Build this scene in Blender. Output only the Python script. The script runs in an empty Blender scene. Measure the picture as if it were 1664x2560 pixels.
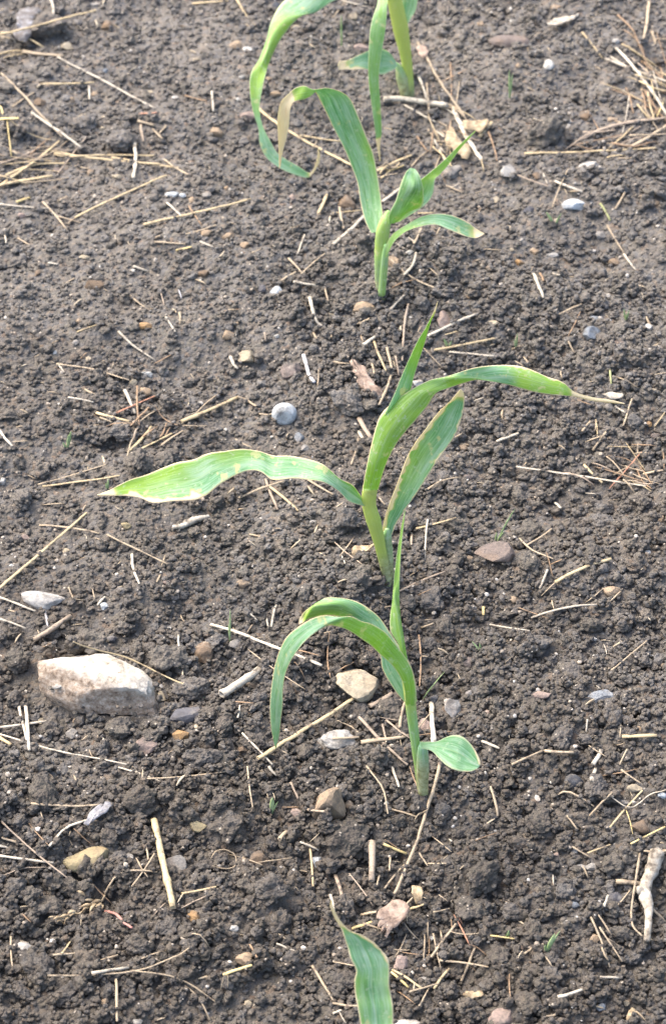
import bpy, bmesh, math, random
import numpy as np
from mathutils import Vector, Matrix, noise as mnoise

# ------------------------------------------------------------------ camera, world, sun, exposure
scene = bpy.context.scene
C = scene.collection
PITCH = math.radians(45.0)          # camera looks down at the row
CAM_H = 0.99
TANV = math.tan(math.radians(24.2) / 2)
cd = bpy.data.cameras.new('camera'); cam = bpy.data.objects.new('camera', cd); C.objects.link(cam)
cam.location = (0, 0, CAM_H); cam.rotation_euler = (math.pi / 2 - PITCH, 0, 0)
cd.sensor_fit = 'VERTICAL'; cd.sensor_height = 24; cd.lens = 12 / TANV
cd.clip_start = 0.02; cd.clip_end = 400
cd.dof.use_dof = True; cd.dof.focus_distance = 1.28; cd.dof.aperture_fstop = 11
scene.camera = cam

SUN_EL, SUN_AZ = math.radians(52), math.radians(-50)      # soft light from the far left
w = bpy.data.worlds.new('World'); scene.world = w; w.use_nodes = True
nt = w.node_tree; bg = nt.nodes['Background']
sky = nt.nodes.new('ShaderNodeTexSky'); sky.sky_type = 'NISHITA'; sky.sun_disc = False
sky.sun_elevation = SUN_EL; sky.sun_rotation = SUN_AZ; sky.dust_density = 6.0; sky.air_density = 1.0; sky.ozone_density = 1.0
nt.links.new(sky.outputs[0], bg.inputs[0]); bg.inputs[1].default_value = 0.15
sl = bpy.data.lights.new('sun', 'SUN'); sl.energy = 0.6; sl.angle = math.radians(80); sl.color = (1.0, 0.945, 0.85)
so = bpy.data.objects.new('sun', sl); C.objects.link(so)
sd = Vector((math.sin(SUN_AZ) * math.cos(SUN_EL), math.cos(SUN_AZ) * math.cos(SUN_EL), math.sin(SUN_EL)))
so.rotation_euler = sd.to_track_quat('Z', 'Y').to_euler(); so.location = sd * 5
scene.view_settings.view_transform = 'Standard'; scene.view_settings.look = 'None'
scene.view_settings.gamma = 1; scene.view_settings.use_curve_mapping = False
scene.view_settings.exposure = 1.76

rng = np.random.default_rng(7); random.seed(7)

# ------------------------------------------------------------------ photo pixels (1664 x 2560) <-> the place
def ray(px, py):
    x = (px - 832) / 1280 * TANV; y = (1280 - py) / 1280 * TANV
    return (x, math.cos(PITCH) + y * math.sin(PITCH), -math.sin(PITCH) + y * math.cos(PITCH))
def at_y(px, py, Y):                 # point on the upright plane at distance Y
    r = ray(px, py); t = Y / r[1]
    return np.array((r[0] * t, Y, CAM_H + r[2] * t))
def on_plane(px, py, z=0.0):
    r = ray(px, py); t = (z - CAM_H) / r[2]
    return (r[0] * t, r[1] * t)
def px_size(px, py, z=0.0):          # metres per photo pixel there
    r = ray(px, py); return (CAM_H - z) / -r[2] * TANV / 1280
TS = 832 / 1547
def T(k, x, y): return ((k % 2) * 832 + x * TS, (k // 2) * 640 + y * TS)

# ------------------------------------------------------------------ numpy noise
def _h(ix, iy, s):
    n = (ix.astype(np.int64) * 374761393 + iy.astype(np.int64) * 668265263 + s * 1274126177) & 0x7fffffff
    n = ((n ^ (n >> 13)) * 1103515245) & 0x7fffffff
    n = (n ^ (n >> 16)) * 69069 & 0x7fffffff
    return ((n ^ (n >> 11)) & 0xffff) / 65535.0
def vnoise(x, y, s=0):
    ix = np.floor(x); iy = np.floor(y); fx = x - ix; fy = y - iy
    fx = fx * fx * (3 - 2 * fx); fy = fy * fy * (3 - 2 * fy)
    a = _h(ix, iy, s); b = _h(ix + 1, iy, s); c = _h(ix, iy + 1, s); d = _h(ix + 1, iy + 1, s)
    return (a + (b - a) * fx) * (1 - fy) + (c + (d - c) * fx) * fy - 0.5
def fbm(x, y, o=4, s=0):
    r = 0; a = 1
    for k in range(o):
        r = r + a * vnoise(x * 2 ** k, y * 2 ** k, s + k); a *= 0.5
    return r
def domes(x, y, s):                  # crumb-like bumps, one per jittered cell
    ix = np.floor(x); iy = np.floor(y); best = np.zeros_like(x)
    for dx in (-1, 0, 1):
        for dy in (-1, 0, 1):
            cx = ix + dx; cy = iy + dy
            px_ = cx + 0.15 + 0.7 * _h(cx, cy, s); py_ = cy + 0.15 + 0.7 * _h(cx, cy, s + 1)
            r = 0.45 + 0.4 * _h(cx, cy, s + 2)
            q = 1 - ((x - px_) ** 2 + (y - py_) ** 2) / r ** 2
            best = np.maximum(best, np.sqrt(np.maximum(q, 0)) * r)
    return best

# macro relief: (tile, x, y, radius in tile px, height mm)
MACRO = [(1, 300, 330, 170, 13), (1, 150, 540, 130, -14), (1, 400, 560, 120, -8), (1, 20, 500, 90, -10), (0, 600, 700, 110, -7), (0, 540, 610, 90, 8),
         (2, 520, 870, 130, -8), (2, 700, 960, 150, 6), (0, 230, 120, 130, 9), (0, 60, 600, 110, 6), (1, 1480, 300, 160, -8), (1, 1100, 640, 260, 7),
         (3, 1480, 850, 150, -6), (5, 700, 700, 330, 9), (5, 420, 900, 130, -9), (4, 300, 1000, 220, -7), (5, 1200, 300, 260, 6), (5, 150, 340, 170, 7),
         (6, 1000, 250, 260, 6), (7, 700, 450, 230, 9), (7, 250, 420, 170, -7), (6, 500, 620, 200, -6), (7, 1430, 600, 190, -7), (7, 800, 820, 170, -6),
         (4, 1150, 700, 190, -7), (4, 700, 350, 300, 5), (2, 900, 350, 420, 6), (5, 120, 900, 150, -6), (6, 1250, 650, 250, 5), (3, 900, 750, 260, 4)]
MAC = []
for bx_, by_ in ((1020, 243), (950, 738), (965, 1432), (1056, 1972)): wx, wy = on_plane(bx_, by_); MAC.append((wx, wy, 0.022, 0.004))   # soil drawn up round each stem
for k, x, y, r, hmm in MACRO:
    p = T(k, x, y); wx, wy = on_plane(*p); MAC.append((wx, wy, r * TS * px_size(*p), hmm / 1000))
def rough_at(x, y):                  # 0 = rained-on crust, 1 = loose crumbs; the near soil is looser
    n = fbm(x * 7 + 3, y * 7, 2, 40)
    m2 = fbm(x * 16 + 9, y * 16, 2, 44)
    q = np.clip(0.60 - (y - 0.90) * 1.15 + n * 1.0 + m2 * 0.5 + np.clip(x, -0.3, 0.3) * 0.9, 0, 1)
    return 0.05 + 0.95 * q
def base_h(x, y):
    x = np.asarray(x, float); y = np.asarray(y, float)
    h = 0.018 * fbm(x * 5, y * 5, 2, 11) + 0.014 * fbm(x * 17, y * 17, 3, 5)
    for wx, wy, r, hm in MAC:
        h = h + hm * np.exp(-((x - wx) ** 2 + (1.4 * (y - wy)) ** 2) / (0.6 * r) ** 2)
    rg = rough_at(x, y)
    jx = x + 0.003 * vnoise(x * 150, y * 150, 71); jy = y + 0.003 * vnoise(x * 150, y * 150, 72)
    h = h + rg * 0.0075 * domes(jx / 0.016, jy / 0.016, 21) * (0.4 + 1.2 * np.clip(vnoise(x * 30, y * 30, 77) + 0.5, 0, 1))
    h = h + (0.22 + 0.78 * rg) * 0.0042 * domes(jx / 0.0075, jy / 0.0075, 31)
    h = h + (0.45 + 0.55 * rg) * 0.0020 * domes(x / 0.0038, y / 0.0038, 51)
    return h

# ------------------------------------------------------------------ materials
def mat(name):
    m = bpy.data.materials.new(name); m.use_nodes = True
    n = m.node_tree.nodes; l = m.node_tree.links
    return m, n, l, n['Principled BSDF']
def N(n, t, **kw):
    o = n.new(t)
    for k, v in kw.items(): setattr(o, k, v)
    return o
def mixc(n, l, a, b, f, mode='MIX'):
    o = n.new('ShaderNodeMix'); o.data_type = 'RGBA'; o.blend_type = mode
    for sck, v in ((6, a), (7, b), (0, f)):
        if hasattr(v, 'is_linked') or hasattr(v, 'links'): l.new(v, o.inputs[sck])
        else: o.inputs[sck].default_value = v if sck == 0 else (*v, 1)
    return o.outputs[2]
def mth(n, l, op, a, b=0.0, c=0.0, clamp=False):
    o = n.new('ShaderNodeMath'); o.operation = op; o.use_clamp = clamp
    for i, v in enumerate((a, b, c)):
        if hasattr(v, 'links'): l.new(v, o.inputs[i])
        else: o.inputs[i].default_value = v
    return o.outputs[0]
def ramp(n, l, f, stops):
    o = n.new('ShaderNodeValToRGB'); e = o.color_ramp.elements
    while len(e) < len(stops): e.new(0.5)
    for k, (p, c) in enumerate(stops): e[k].position = p; e[k].color = (*c, 1)
    l.new(f, o.inputs[0]); return o.outputs[0]
def noisen(n, l, vec, scale, detail=4, rough=0.6, out=0):
    o = n.new('ShaderNodeTexNoise'); o.inputs['Scale'].default_value = scale; o.inputs['Detail'].default_value = detail
    o.inputs['Roughness'].default_value = rough
    if vec is not None: l.new(vec, o.inputs['Vector'])
    return o.outputs[out]
def bump(n, l, h, strength, dist, bsdf):
    o = n.new('ShaderNodeBump'); o.inputs['Strength'].default_value = strength; o.inputs['Distance'].default_value = dist
    l.new(h, o.inputs['Height']); l.new(o.outputs[0], bsdf.inputs['Normal'])

SOIL_D, SOIL_M, SOIL_L = (0.058, 0.051, 0.044), (0.104, 0.094, 0.083), (0.168, 0.156, 0.142)
def soil_material(name, inst):
    m, n, l, b = mat(name)
    geo = N(n, 'ShaderNodeNewGeometry'); pos = geo.outputs['Position']
    big = noisen(n, l, pos, 9, 2); mid = noisen(n, l, pos, 120, 3, 0.65); fine = noisen(n, l, pos, 900, 2, 0.7)
    f = mth(n, l, 'ADD', mth(n, l, 'MULTIPLY', big, 0.45), mth(n, l, 'ADD', mth(n, l, 'MULTIPLY', mid, 0.35), mth(n, l, 'MULTIPLY', fine, 0.30)))
    if inst:
        a = N(n, 'ShaderNodeAttribute', attribute_type=inst, attribute_name='tone')
        f = mth(n, l, 'ADD', f, mth(n, l, 'MULTIPLY', mth(n, l, 'SUBTRACT', a.outputs['Fac'], 0.5), 0.42))
    col = ramp(n, l, f, [(0.30, SOIL_D), (0.52, SOIL_M), (0.78, SOIL_L)])
    hue = noisen(n, l, pos, 35, 2)
    col = mixc(n, l, col, (0.120, 0.092, 0.064), mth(n, l, 'MULTIPLY', mth(n, l, 'SUBTRACT', hue, 0.52, clamp=True), 1.4, clamp=True))
    # every crumb and grain has its own earth colour
    g1 = N(n, 'ShaderNodeTexVoronoi'); g1.inputs['Scale'].default_value = 360; l.new(pos, g1.inputs['Vector'])
    gs = N(n, 'ShaderNodeSeparateColor'); l.new(g1.outputs['Color'], gs.inputs[0]); pick = gs.outputs[0]
    if inst:
        wn1 = N(n, 'ShaderNodeTexWhiteNoise', noise_dimensions='1D'); l.new(mth(n, l, 'MULTIPLY', a.outputs['Fac'], 731.0), wn1.inputs['W']); 
        pick = mth(n, l, 'ADD', mth(n, l, 'MULTIPLY', pick, 0.35), mth(n, l, 'MULTIPLY', wn1.outputs['Value'], 0.65))
    earth = ramp(n, l, pick, [(0.0, (0.095, 0.094, 0.095)), (0.22, (0.165, 0.166, 0.166)), (0.40, (0.105, 0.091, 0.078)), (0.58, (0.155, 0.145, 0.118)), (0.76, (0.120, 0.108, 0.098)), (0.90, (0.220, 0.190, 0.150)), (1.0, (0.20, 0.135, 0.09))])
    col = mixc(n, l, col, earth, 0.48)
    # soil turns darker and browner towards the near end, broken up by noise
    sy = N(n, 'ShaderNodeSeparateXYZ'); l.new(pos, sy.inputs[0])
    near_dark = mth(n, l, 'ADD', mth(n, l, 'MULTIPLY_ADD', sy.outputs[1], -1.5, 1.95), mth(n, l, 'MULTIPLY', mth(n, l, 'SUBTRACT', big, 0.5), 2.4), clamp=True)
    col = mixc(n, l, col, (0.62, 0.59, 0.555), near_dark, 'MULTIPLY')
    # tiny quartz grains and organic specks in the soil itself
    v = N(n, 'ShaderNodeTexVoronoi'); v.inputs['Scale'].default_value = 520; l.new(pos, v.inputs['Vector'])
    wn = N(n, 'ShaderNodeSeparateColor'); l.new(v.outputs['Color'], wn.inputs[0])
    sp = mth(n, l, 'MULTIPLY', mth(n, l, 'GREATER_THAN', wn.outputs[0], 0.975), mth(n, l, 'LESS_THAN', v.outputs['Distance'], 0.34))
    col = mixc(n, l, col, (0.42, 0.37, 0.30), mth(n, l, 'MULTIPLY', sp, 0.75))
    l.new(col, b.inputs['Base Color'])
    b.inputs['Roughness'].default_value = 0.75; b.inputs['Specular IOR Level'].default_value = 0.35
    hh = mth(n, l, 'ADD', mth(n, l, 'MULTIPLY', noisen(n, l, pos, 420, 3, 0.7), 1.0), mth(n, l, 'MULTIPLY', fine, 0.5))
    g2 = N(n, 'ShaderNodeTexVoronoi'); g2.inputs['Scale'].default_value = 640; l.new(pos, g2.inputs['Vector'])
    hh = mth(n, l, 'SUBTRACT', mth(n, l, 'MULTIPLY', hh, 0.8), mth(n, l, 'ADD', mth(n, l, 'MULTIPLY', g1.outputs['Distance'], 1.1), mth(n, l, 'MULTIPLY', g2.outputs['Distance'], 0.55)))
    bump(n, l, hh, 0.9, 0.0013, b)
    return m
M_SOIL = soil_material('soil', None)
M_CRUMB = soil_material('soil_crumb', 'INSTANCER')
M_CLOD = soil_material('soil_clod', 'OBJECT')

def stone_material():
    m, n, l, b = mat('stone')
    oi = N(n, 'ShaderNodeObjectInfo'); tc = N(n, 'ShaderNodeTexCoord')
    off = N(n, 'ShaderNodeVectorMath', operation='ADD'); l.new(tc.outputs['Object'], off.inputs[0]); l.new(oi.outputs['Location'], off.inputs[1])
    p = off.outputs[0]
    col = mixc(n, l, oi.outputs['Color'], (0.05, 0.042, 0.036), mth(n, l, 'MULTIPLY', mth(n, l, 'SUBTRACT', noisen(n, l, p, 190, 6, 0.75), 0.48, clamp=True), 2.6, clamp=True))
    col = mixc(n, l, col, (0.62, 0.57, 0.48), mth(n, l, 'MULTIPLY', mth(n, l, 'SUBTRACT', noisen(n, l, p, 110, 3, 0.6), 0.58, clamp=True), 2.0, clamp=True))
    col = mixc(n, l, col, (0.30, 0.19, 0.10), mth(n, l, 'MULTIPLY', mth(n, l, 'SUBTRACT', noisen(n, l, p, 60, 2, 0.5), 0.55, clamp=True), 2.2, clamp=True))
    # clinging soil
    col = mixc(n, l, col, SOIL_M, ramp(n, l, noisen(n, l, p, 85, 6, 0.75), [(0.50, (0, 0, 0)), (0.66, (0.85, 0.85, 0.85))]))
    l.new(col, b.inputs['Base Color']); b.inputs['Roughness'].default_value = 0.72; b.inputs['Specular IOR Level'].default_value = 0.3
    bump(n, l, noisen(n, l, p, 330, 6, 0.75), 0.8, 0.0016, b)
    return m
M_STONE = stone_material()

def white_stone_material():
    m, n, l, b = mat('white_and_rust_stone')
    tc = N(n, 'ShaderNodeTexCoord'); p = tc.outputs['Object']
    sx = N(n, 'ShaderNodeSeparateXYZ'); l.new(p, sx.inputs[0])
    # rusty weathered broken face low on the front, white limey skin on top
    e = mth(n, l, 'ADD', mth(n, l, 'ADD', mth(n, l, 'MULTIPLY', sx.outputs[2], 1.0), mth(n, l, 'MULTIPLY', sx.outputs[1], 0.95)), mth(n, l, 'MULTIPLY', mth(n, l, 'SUBTRACT', noisen(n, l, p, 70, 5, 0.6), 0.5), 0.016))
    top = ramp(n, l, mth(n, l, 'MULTIPLY_ADD', e, 28.0, 0.27), [(0.36, (0, 0, 0)), (0.50, (1, 1, 1))])
    wh = ramp(n, l, noisen(n, l, p, 150, 6, 0.7), [(0.34, (0.22, 0.18, 0.13)), (0.42, (0.46, 0.41, 0.33)), (0.53, (0.56, 0.52, 0.45)), (0.66, (0.66, 0.63, 0.57))])
    br = ramp(n, l, noisen(n, l, p, 330, 5, 0.75), [(0.32, (0.10, 0.07, 0.05)), (0.42, (0.28, 0.21, 0.15)), (0.52, (0.40, 0.32, 0.245)), (0.66, (0.56, 0.49, 0.41))])
    col = mixc(n, l, br, wh, top)
    col = mixc(n, l, col, SOIL_M, ramp(n, l, noisen(n, l, p, 60, 6, 0.7), [(0.60, (0, 0, 0)), (0.72, (0.8, 0.8, 0.8))]))
    l.new(col, b.inputs['Base Color']); b.inputs['Roughness'].default_value = 0.75
    bump(n, l, noisen(n, l, p, 200, 7, 0.75), 0.9, 0.003, b)
    return m
M_WHITE = white_stone_material()

def straw_material():
    m, n, l, b = mat('straw')
    oi = N(n, 'ShaderNodeObjectInfo'); tc = N(n, 'ShaderNodeTexCoord')
    at = N(n, 'ShaderNodeAttribute', attribute_name='along'); ac = N(n, 'ShaderNodeAttribute', attribute_name='around')
    cv = N(n, 'ShaderNodeCombineXYZ')
    l.new(mth(n, l, 'MULTIPLY', at.outputs['Fac'], 60.0), cv.inputs[0]); l.new(mth(n, l, 'MULTIPLY', ac.outputs['Fac'], 9.0), cv.inputs[1])
    l.new(mth(n, l, 'MULTIPLY', oi.outputs['Random'], 37.0), cv.inputs[2])
    st = noisen(n, l, cv.outputs[0], 1.6, 3, 0.6)
    geo = N(n, 'ShaderNodeNewGeometry'); bl = noisen(n, l, geo.outputs['Position'], 170, 4, 0.7)
    col = mixc(n, l, oi.outputs['Color'], (0.20, 0.13, 0.07), mth(n, l, 'MULTIPLY', mth(n, l, 'SUBTRACT', st, 0.44, clamp=True), 2.2, clamp=True))
    col = mixc(n, l, col, (0.07, 0.055, 0.045), ramp(n, l, bl, [(0.52, (0, 0, 0)), (0.68, (0.85, 0.85, 0.85))]))
    l.new(col, b.inputs['Base Color']); b.inputs['Roughness'].default_value = 0.55; b.inputs['Specular IOR Level'].default_value = 0.35
    bump(n, l, st, 0.35, 0.0004, b)
    return m
M_STRAW = straw_material()

def leaf_material(name, stem=False):
    m, n, l, b = mat(name)
    A = lambda q: N(n, 'ShaderNodeAttribute', attribute_name=q).outputs['Fac']
    yel, dry, lu, lv = A('yel'), A('dry'), A('lu'), A('lv')
    cv = N(n, 'ShaderNodeCombineXYZ'); l.new(mth(n, l, 'MULTIPLY', lu, 1.0), cv.inputs[0]); l.new(mth(n, l, 'MULTIPLY', lv, 1.0), cv.inputs[1])
    geo = N(n, 'ShaderNodeNewGeometry'); pos = geo.outputs['Position']
    # long parallel veins
    sv = N(n, 'ShaderNodeVectorMath', operation='MULTIPLY'); l.new(cv.outputs[0], sv.inputs[0]); sv.inputs[1].default_value = (11, 6, 1)
    vein = noisen(n, l, sv.outputs[0], 1.0, 3, 0.65)
    sv2 = N(n, 'ShaderNodeVectorMath', operation='MULTIPLY'); l.new(cv.outputs[0], sv2.inputs[0]); sv2.inputs[1].default_value = (34, 5, 1)
    vein2 = noisen(n, l, sv2.outputs[0], 1.0, 2, 0.5)
    pat = noisen(n, l, pos, 75, 4, 0.6)
    y = mth(n, l, 'ADD', mth(n, l, 'ADD', yel, 0.03), mth(n, l, 'MULTIPLY', mth(n, l, 'SUBTRACT', pat, 0.5), 0.55), clamp=True)
    blue = ramp(n, l, vein, [(0.28, (0.095, 0.280, 0.105)), (0.48, (0.200, 0.450, 0.225)), (0.70, (0.430, 0.660, 0.480))])
    grn = ramp(n, l, vein, [(0.28, (0.250, 0.440, 0.035)), (0.50, (0.370, 0.590, 0.070)), (0.72, (0.500, 0.690, 0.190))])
    col = mixc(n, l, blue, grn, y)
    col = mixc(n, l, col, (0.42, 0.60, 0.42), mth(n, l, 'MULTIPLY', mth(n, l, 'SUBTRACT', vein2, 0.50, clamp=True), 1.1, clamp=True))
    # waxy bloom plus silvery sheen highlights painted into the colour, in long soft streaks
    sv3 = N(n, 'ShaderNodeVectorMath', operation='MULTIPLY'); l.new(cv.outputs[0], sv3.inputs[0]); sv3.inputs[1].default_value = (2.2, 3.0, 1)
    bl_ = ramp(n, l, noisen(n, l, sv3.outputs[0], 1.0, 4, 0.65), [(0.44, (0, 0, 0)), (0.64, (0.8, 0.8, 0.8))])
    bl_ = mth(n, l, 'MULTIPLY', bl_, mth(n, l, 'SUBTRACT', 1.0, mth(n, l, 'MULTIPLY', y, 0.95)))
    col = mixc(n, l, col, (0.47, 0.63, 0.50), bl_)
    # bloom / dust flecks
    fl = noisen(n, l, sv.outputs[0], 2.3, 5, 0.75); fl2 = noisen(n, l, pos, 330, 4, 0.7)
    fleck = ramp(n, l, mth(n, l, 'MULTIPLY', fl2, mth(n, l, 'ADD', fl, 0.5)), [(0.585, (0, 0, 0)), (0.67, (0.62, 0.62, 0.62))])
    col = mixc(n, l, col, (0.60, 0.68, 0.50), fleck)
    # pale scorched blotches
    blo = ramp(n, l, noisen(n, l, pos, 135, 4, 0.6), [(0.615, (0, 0, 0)), (0.665, (0.8, 0.8, 0.8))])
    col = mixc(n, l, col, (0.66, 0.66, 0.34), blo)
    if not stem:
        e = mth(n, l, 'ABSOLUTE', lu)
        rim = ramp(n, l, e, [(0.86, (0, 0, 0)), (0.97, (0.9, 0.9, 0.9))])
        col = mixc(n, l, col, (0.68, 0.74, 0.48), rim)
        rib = ramp(n, l, e, [(0.0, (0.6, 0.6, 0.6)), (0.06, (0, 0, 0))])
        col = mixc(n, l, col, (0.42, 0.58, 0.30), rib)
    d = mth(n, l, 'ADD', dry, mth(n, l, 'MULTIPLY', mth(n, l, 'SUBTRACT', noisen(n, l, pos, 160, 5, 0.7), 0.5), 0.55))
    if stem:
        col = mixc(n, l, col, (0.52, 0.60, 0.13), mth(n, l, 'MULTIPLY', mth(n, l, 'SUBTRACT', yel, 0.55, clamp=True), 1.9, clamp=True))
        dc = ramp(n, l, noisen(n, l, pos, 260, 5, 0.75), [(0.33, (0.14, 0.12, 0.075)), (0.46, (0.34, 0.36, 0.16)), (0.66, (0.56, 0.59, 0.34))])
        df = ramp(n, l, d, [(0.25, (0, 0, 0)), (0.8, (1, 1, 1))])
    else:
        halo = ramp(n, l, d, [(0.22, (0, 0, 0)), (0.50, (0.85, 0.85, 0.85))])
        col = mixc(n, l, col, (0.60, 0.62, 0.22), halo)
        dc = ramp(n, l, noisen(n, l, sv.outputs[0], 1.5, 5, 0.7), [(0.26, (0.60, 0.44, 0.26)), (0.42, (0.80, 0.66, 0.44)), (0.64, (0.88, 0.81, 0.64))])
        df = ramp(n, l, d, [(0.46, (0, 0, 0)), (0.60, (1, 1, 1))])
    col = mixc(n, l, col, dc, df)
    l.new(col, b.inputs['Base Color']); b.inputs['Roughness'].default_value = 0.48; b.inputs['Specular IOR Level'].default_value = 0.38
    bump(n, l, mth(n, l, 'ADD', vein, mth(n, l, 'MULTIPLY', vein2, 0.6)), 0.25, 0.0006, b)
    if not stem:
        tr = N(n, 'ShaderNodeBsdfTranslucent'); l.new(mixc(n, l, col, (0.75, 0.95, 0.25), 0.35, 'MULTIPLY'), tr.inputs[0])
        mx = N(n, 'ShaderNodeMixShader'); mx.inputs[0].default_value = 0.44
        l.new(b.outputs[0], mx.inputs[1]); l.new(tr.outputs[0], mx.inputs[2]); l.new(mx.outputs[0], n['Material Output'].inputs[0])
    return m
M_LEAF = leaf_material('maize_leaf'); M_STEM = leaf_material('maize_stem', True)

def plain_material(name, stops, scale=150, rough=0.6, bmp=0.4):
    m, n, l, b = mat(name)
    geo = N(n, 'ShaderNodeNewGeometry')
    f = noisen(n, l, geo.outputs['Position'], scale, 5, 0.7)
    l.new(ramp(n, l, f, stops), b.inputs['Base Color']); b.inputs['Roughness'].default_value = rough
    bump(n, l, noisen(n, l, geo.outputs['Position'], scale * 3, 4, 0.7), bmp, 0.0006, b)
    return m
M_DEAD = plain_material('dead_leaf', [(0.34, (0.09, 0.06, 0.045)), (0.45, (0.22, 0.155, 0.115)), (0.58, (0.33, 0.25, 0.195)), (0.72, (0.45, 0.38, 0.32))], 190, 0.7, 0.9)
M_WOOD = plain_material('weathered_twig', [(0.34, (0.10, 0.08, 0.06)), (0.44, (0.28, 0.24, 0.185)), (0.56, (0.42, 0.38, 0.31)), (0.70, (0.54, 0.50, 0.43))], 190, 0.7, 0.9)
M_HUSK = plain_material('husk', [(0.34, (0.16, 0.11, 0.06)), (0.46, (0.32, 0.24, 0.14)), (0.60, (0.44, 0.35, 0.22)), (0.72, (0.58, 0.50, 0.36))], 260, 0.65, 0.8)
M_SPROUT = plain_material('sprout', [(0.35, (0.19, 0.28, 0.11)), (0.6, (0.36, 0.46, 0.22))], 200)
M_PAPER = plain_material('papery_blade', [(0.35, (0.10, 0.095, 0.095)), (0.50, (0.20, 0.20, 0.215)), (0.66, (0.33, 0.325, 0.34))], 200, 0.6, 0.8)
M_GRIT = plain_material('grit', [(0.30, (0.22, 0.17, 0.12)), (0.45, (0.32, 0.27, 0.21)), (0.58, (0.46, 0.43, 0.38)), (0.72, (0.25, 0.26, 0.28))], 45, 0.6)
M_CHAFF = plain_material('chaff', [(0.30, (0.22, 0.15, 0.09)), (0.5, (0.40, 0.32, 0.21)), (0.7, (0.54, 0.48, 0.36))], 60, 0.6)
M_MOULD = plain_material('mould', [(0.46, (0.10, 0.09, 0.085)), (0.58, (0.20, 0.20, 0.21)), (0.72, (0.42, 0.44, 0.50))], 160, 0.8)

# ------------------------------------------------------------------ object helpers
def mesh_obj(name, verts, faces, material, parent=None, attrs=None, smooth=True, crease=None):
    me = bpy.data.meshes.new(name); me.from_pydata([tuple(v) for v in verts], [], faces)
    if attrs:
        for k, v in attrs.items():
            a = me.attributes.new(k, 'FLOAT', 'POINT'); a.data.foreach_set('value', np.asarray(v, np.float32))
    me.materials.append(material)
    if smooth: me.polygons.foreach_set('use_smooth', np.ones(len(me.polygons), bool))
    me.update()
    if crease:                        # broken stone edges stay crisp
        bm = bmesh.new(); bm.from_mesh(me)
        for e in bm.edges:
            if len(e.link_faces) == 2 and e.calc_face_angle(0) > crease: e.smooth = False
        bm.to_mesh(me); bm.free()
    o = bpy.data.objects.new(name, me); C.objects.link(o)
    if parent is not None: o.parent = parent
    return o
def empty(name, loc):
    o = bpy.data.objects.new(name, None); o.empty_display_size = 0.02; C.objects.link(o); o.location = loc; return o
def tag(o, label, cat, group=None):
    o['label'] = label; o['category'] = cat
    if group: o['group'] = group
    return o
def catmull(P, n):                    # P (k, c) -> n samples
    P = np.asarray(P, float)
    if len(P) == 2:
        t = np.linspace(0, 1, n)[:, None]; return P[0] * (1 - t) + P[1] * t
    Q = np.vstack([2 * P[0] - P[1], P, 2 * P[-1] - P[-2]]); k = len(P) - 1
    t = np.linspace(0, k - 1e-9, n); i = np.floor(t).astype(int); f = (t - i)[:, None]
    a, b_, c, d = Q[i], Q[i + 1], Q[i + 2], Q[i + 3]
    return 0.5 * (2 * b_ + (c - a) * f + (2 * a - 5 * b_ + 4 * c - d) * f ** 2 + (3 * b_ - a - 3 * c + d) * f ** 3)
def tube(path, radii, sides=8, flat=1.0, caps='dome', wob=0.0, seed=0):
    """closed tapered tube with bent path; caps: dome or hollow"""
    path = np.asarray(path); n = len(path); r = np.asarray(radii)
    tan = np.gradient(path, axis=0); tan /= np.linalg.norm(tan, axis=1)[:, None] + 1e-12
    up = np.array((0, 0, 1.0)); 
    if abs(tan[:, 2]).mean() > 0.75: up = np.array((0, -1.0, 0))
    sd_ = np.cross(tan, up); sd_ /= np.linalg.norm(sd_, axis=1)[:, None] + 1e-12
    nn = np.cross(sd_, tan)
    rs = np.random.RandomState(seed)
    V = []; F = []; al = []; ar = []
    ang = np.linspace(0, 2 * math.pi, sides, endpoint=False); irr = 1 + wob * rs.randn(n, sides)
    L = np.concatenate([[0], np.cumsum(np.linalg.norm(np.diff(path, axis=0), axis=1))])
    for i in range(n):
        for j in range(sides):
            V.append(path[i] + (sd_[i] * math.cos(ang[j]) + nn[i] * math.sin(ang[j]) * flat) * r[i] * irr[i, j]); al.append(L[i]); ar.append(abs(j / sides - 0.5) * 2)
    for i in range(n - 1):
        for j in range(sides):
            k = (j + 1) % sides; F.append((i * sides + j, i * sides + k, (i + 1) * sides + k, (i + 1) * sides + j))
    for e, s in ((0, -1), (n - 1, 1)):
        ring = [e * sides + j for j in range(sides)]
        if caps == 'hollow':
            st = len(V)
            for j in range(sides): V.append(path[e] + (V[ring[j]] - path[e]) * 0.66); al.append(L[e]); ar.append(0)
            for j in range(sides): V.append(path[e] + (V[ring[j]] - path[e]) * 0.60 - s * tan[e] * r[e] * 1.6); al.append(L[e]); ar.append(0)
            for j in range(sides):
                k = (j + 1) % sides
                q = (ring[j], st + j, st + k, ring[k]) if s < 0 else (ring[j], ring[k], st + k, st + j)
                F.append(q)
                q = (st + j, st + sides + j, st + sides + k, st + k) if s < 0 else (st + j, st + k, st + sides + k, st + sides + j)
                F.append(q)
            bot = [st + sides + j for j in range(sides)]; F.append(tuple(bot if s > 0 else bot[::-1]))
        else:
            V.append(path[e] + s * tan[e] * r[e] * 0.5); al.append(L[e]); ar.append(0); c = len(V) - 1
            for j in range(sides):
                k = (j + 1) % sides; F.append((ring[k], ring[j], c) if s < 0 else (ring[j], ring[k], c))
    return V, F, al, ar

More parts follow.
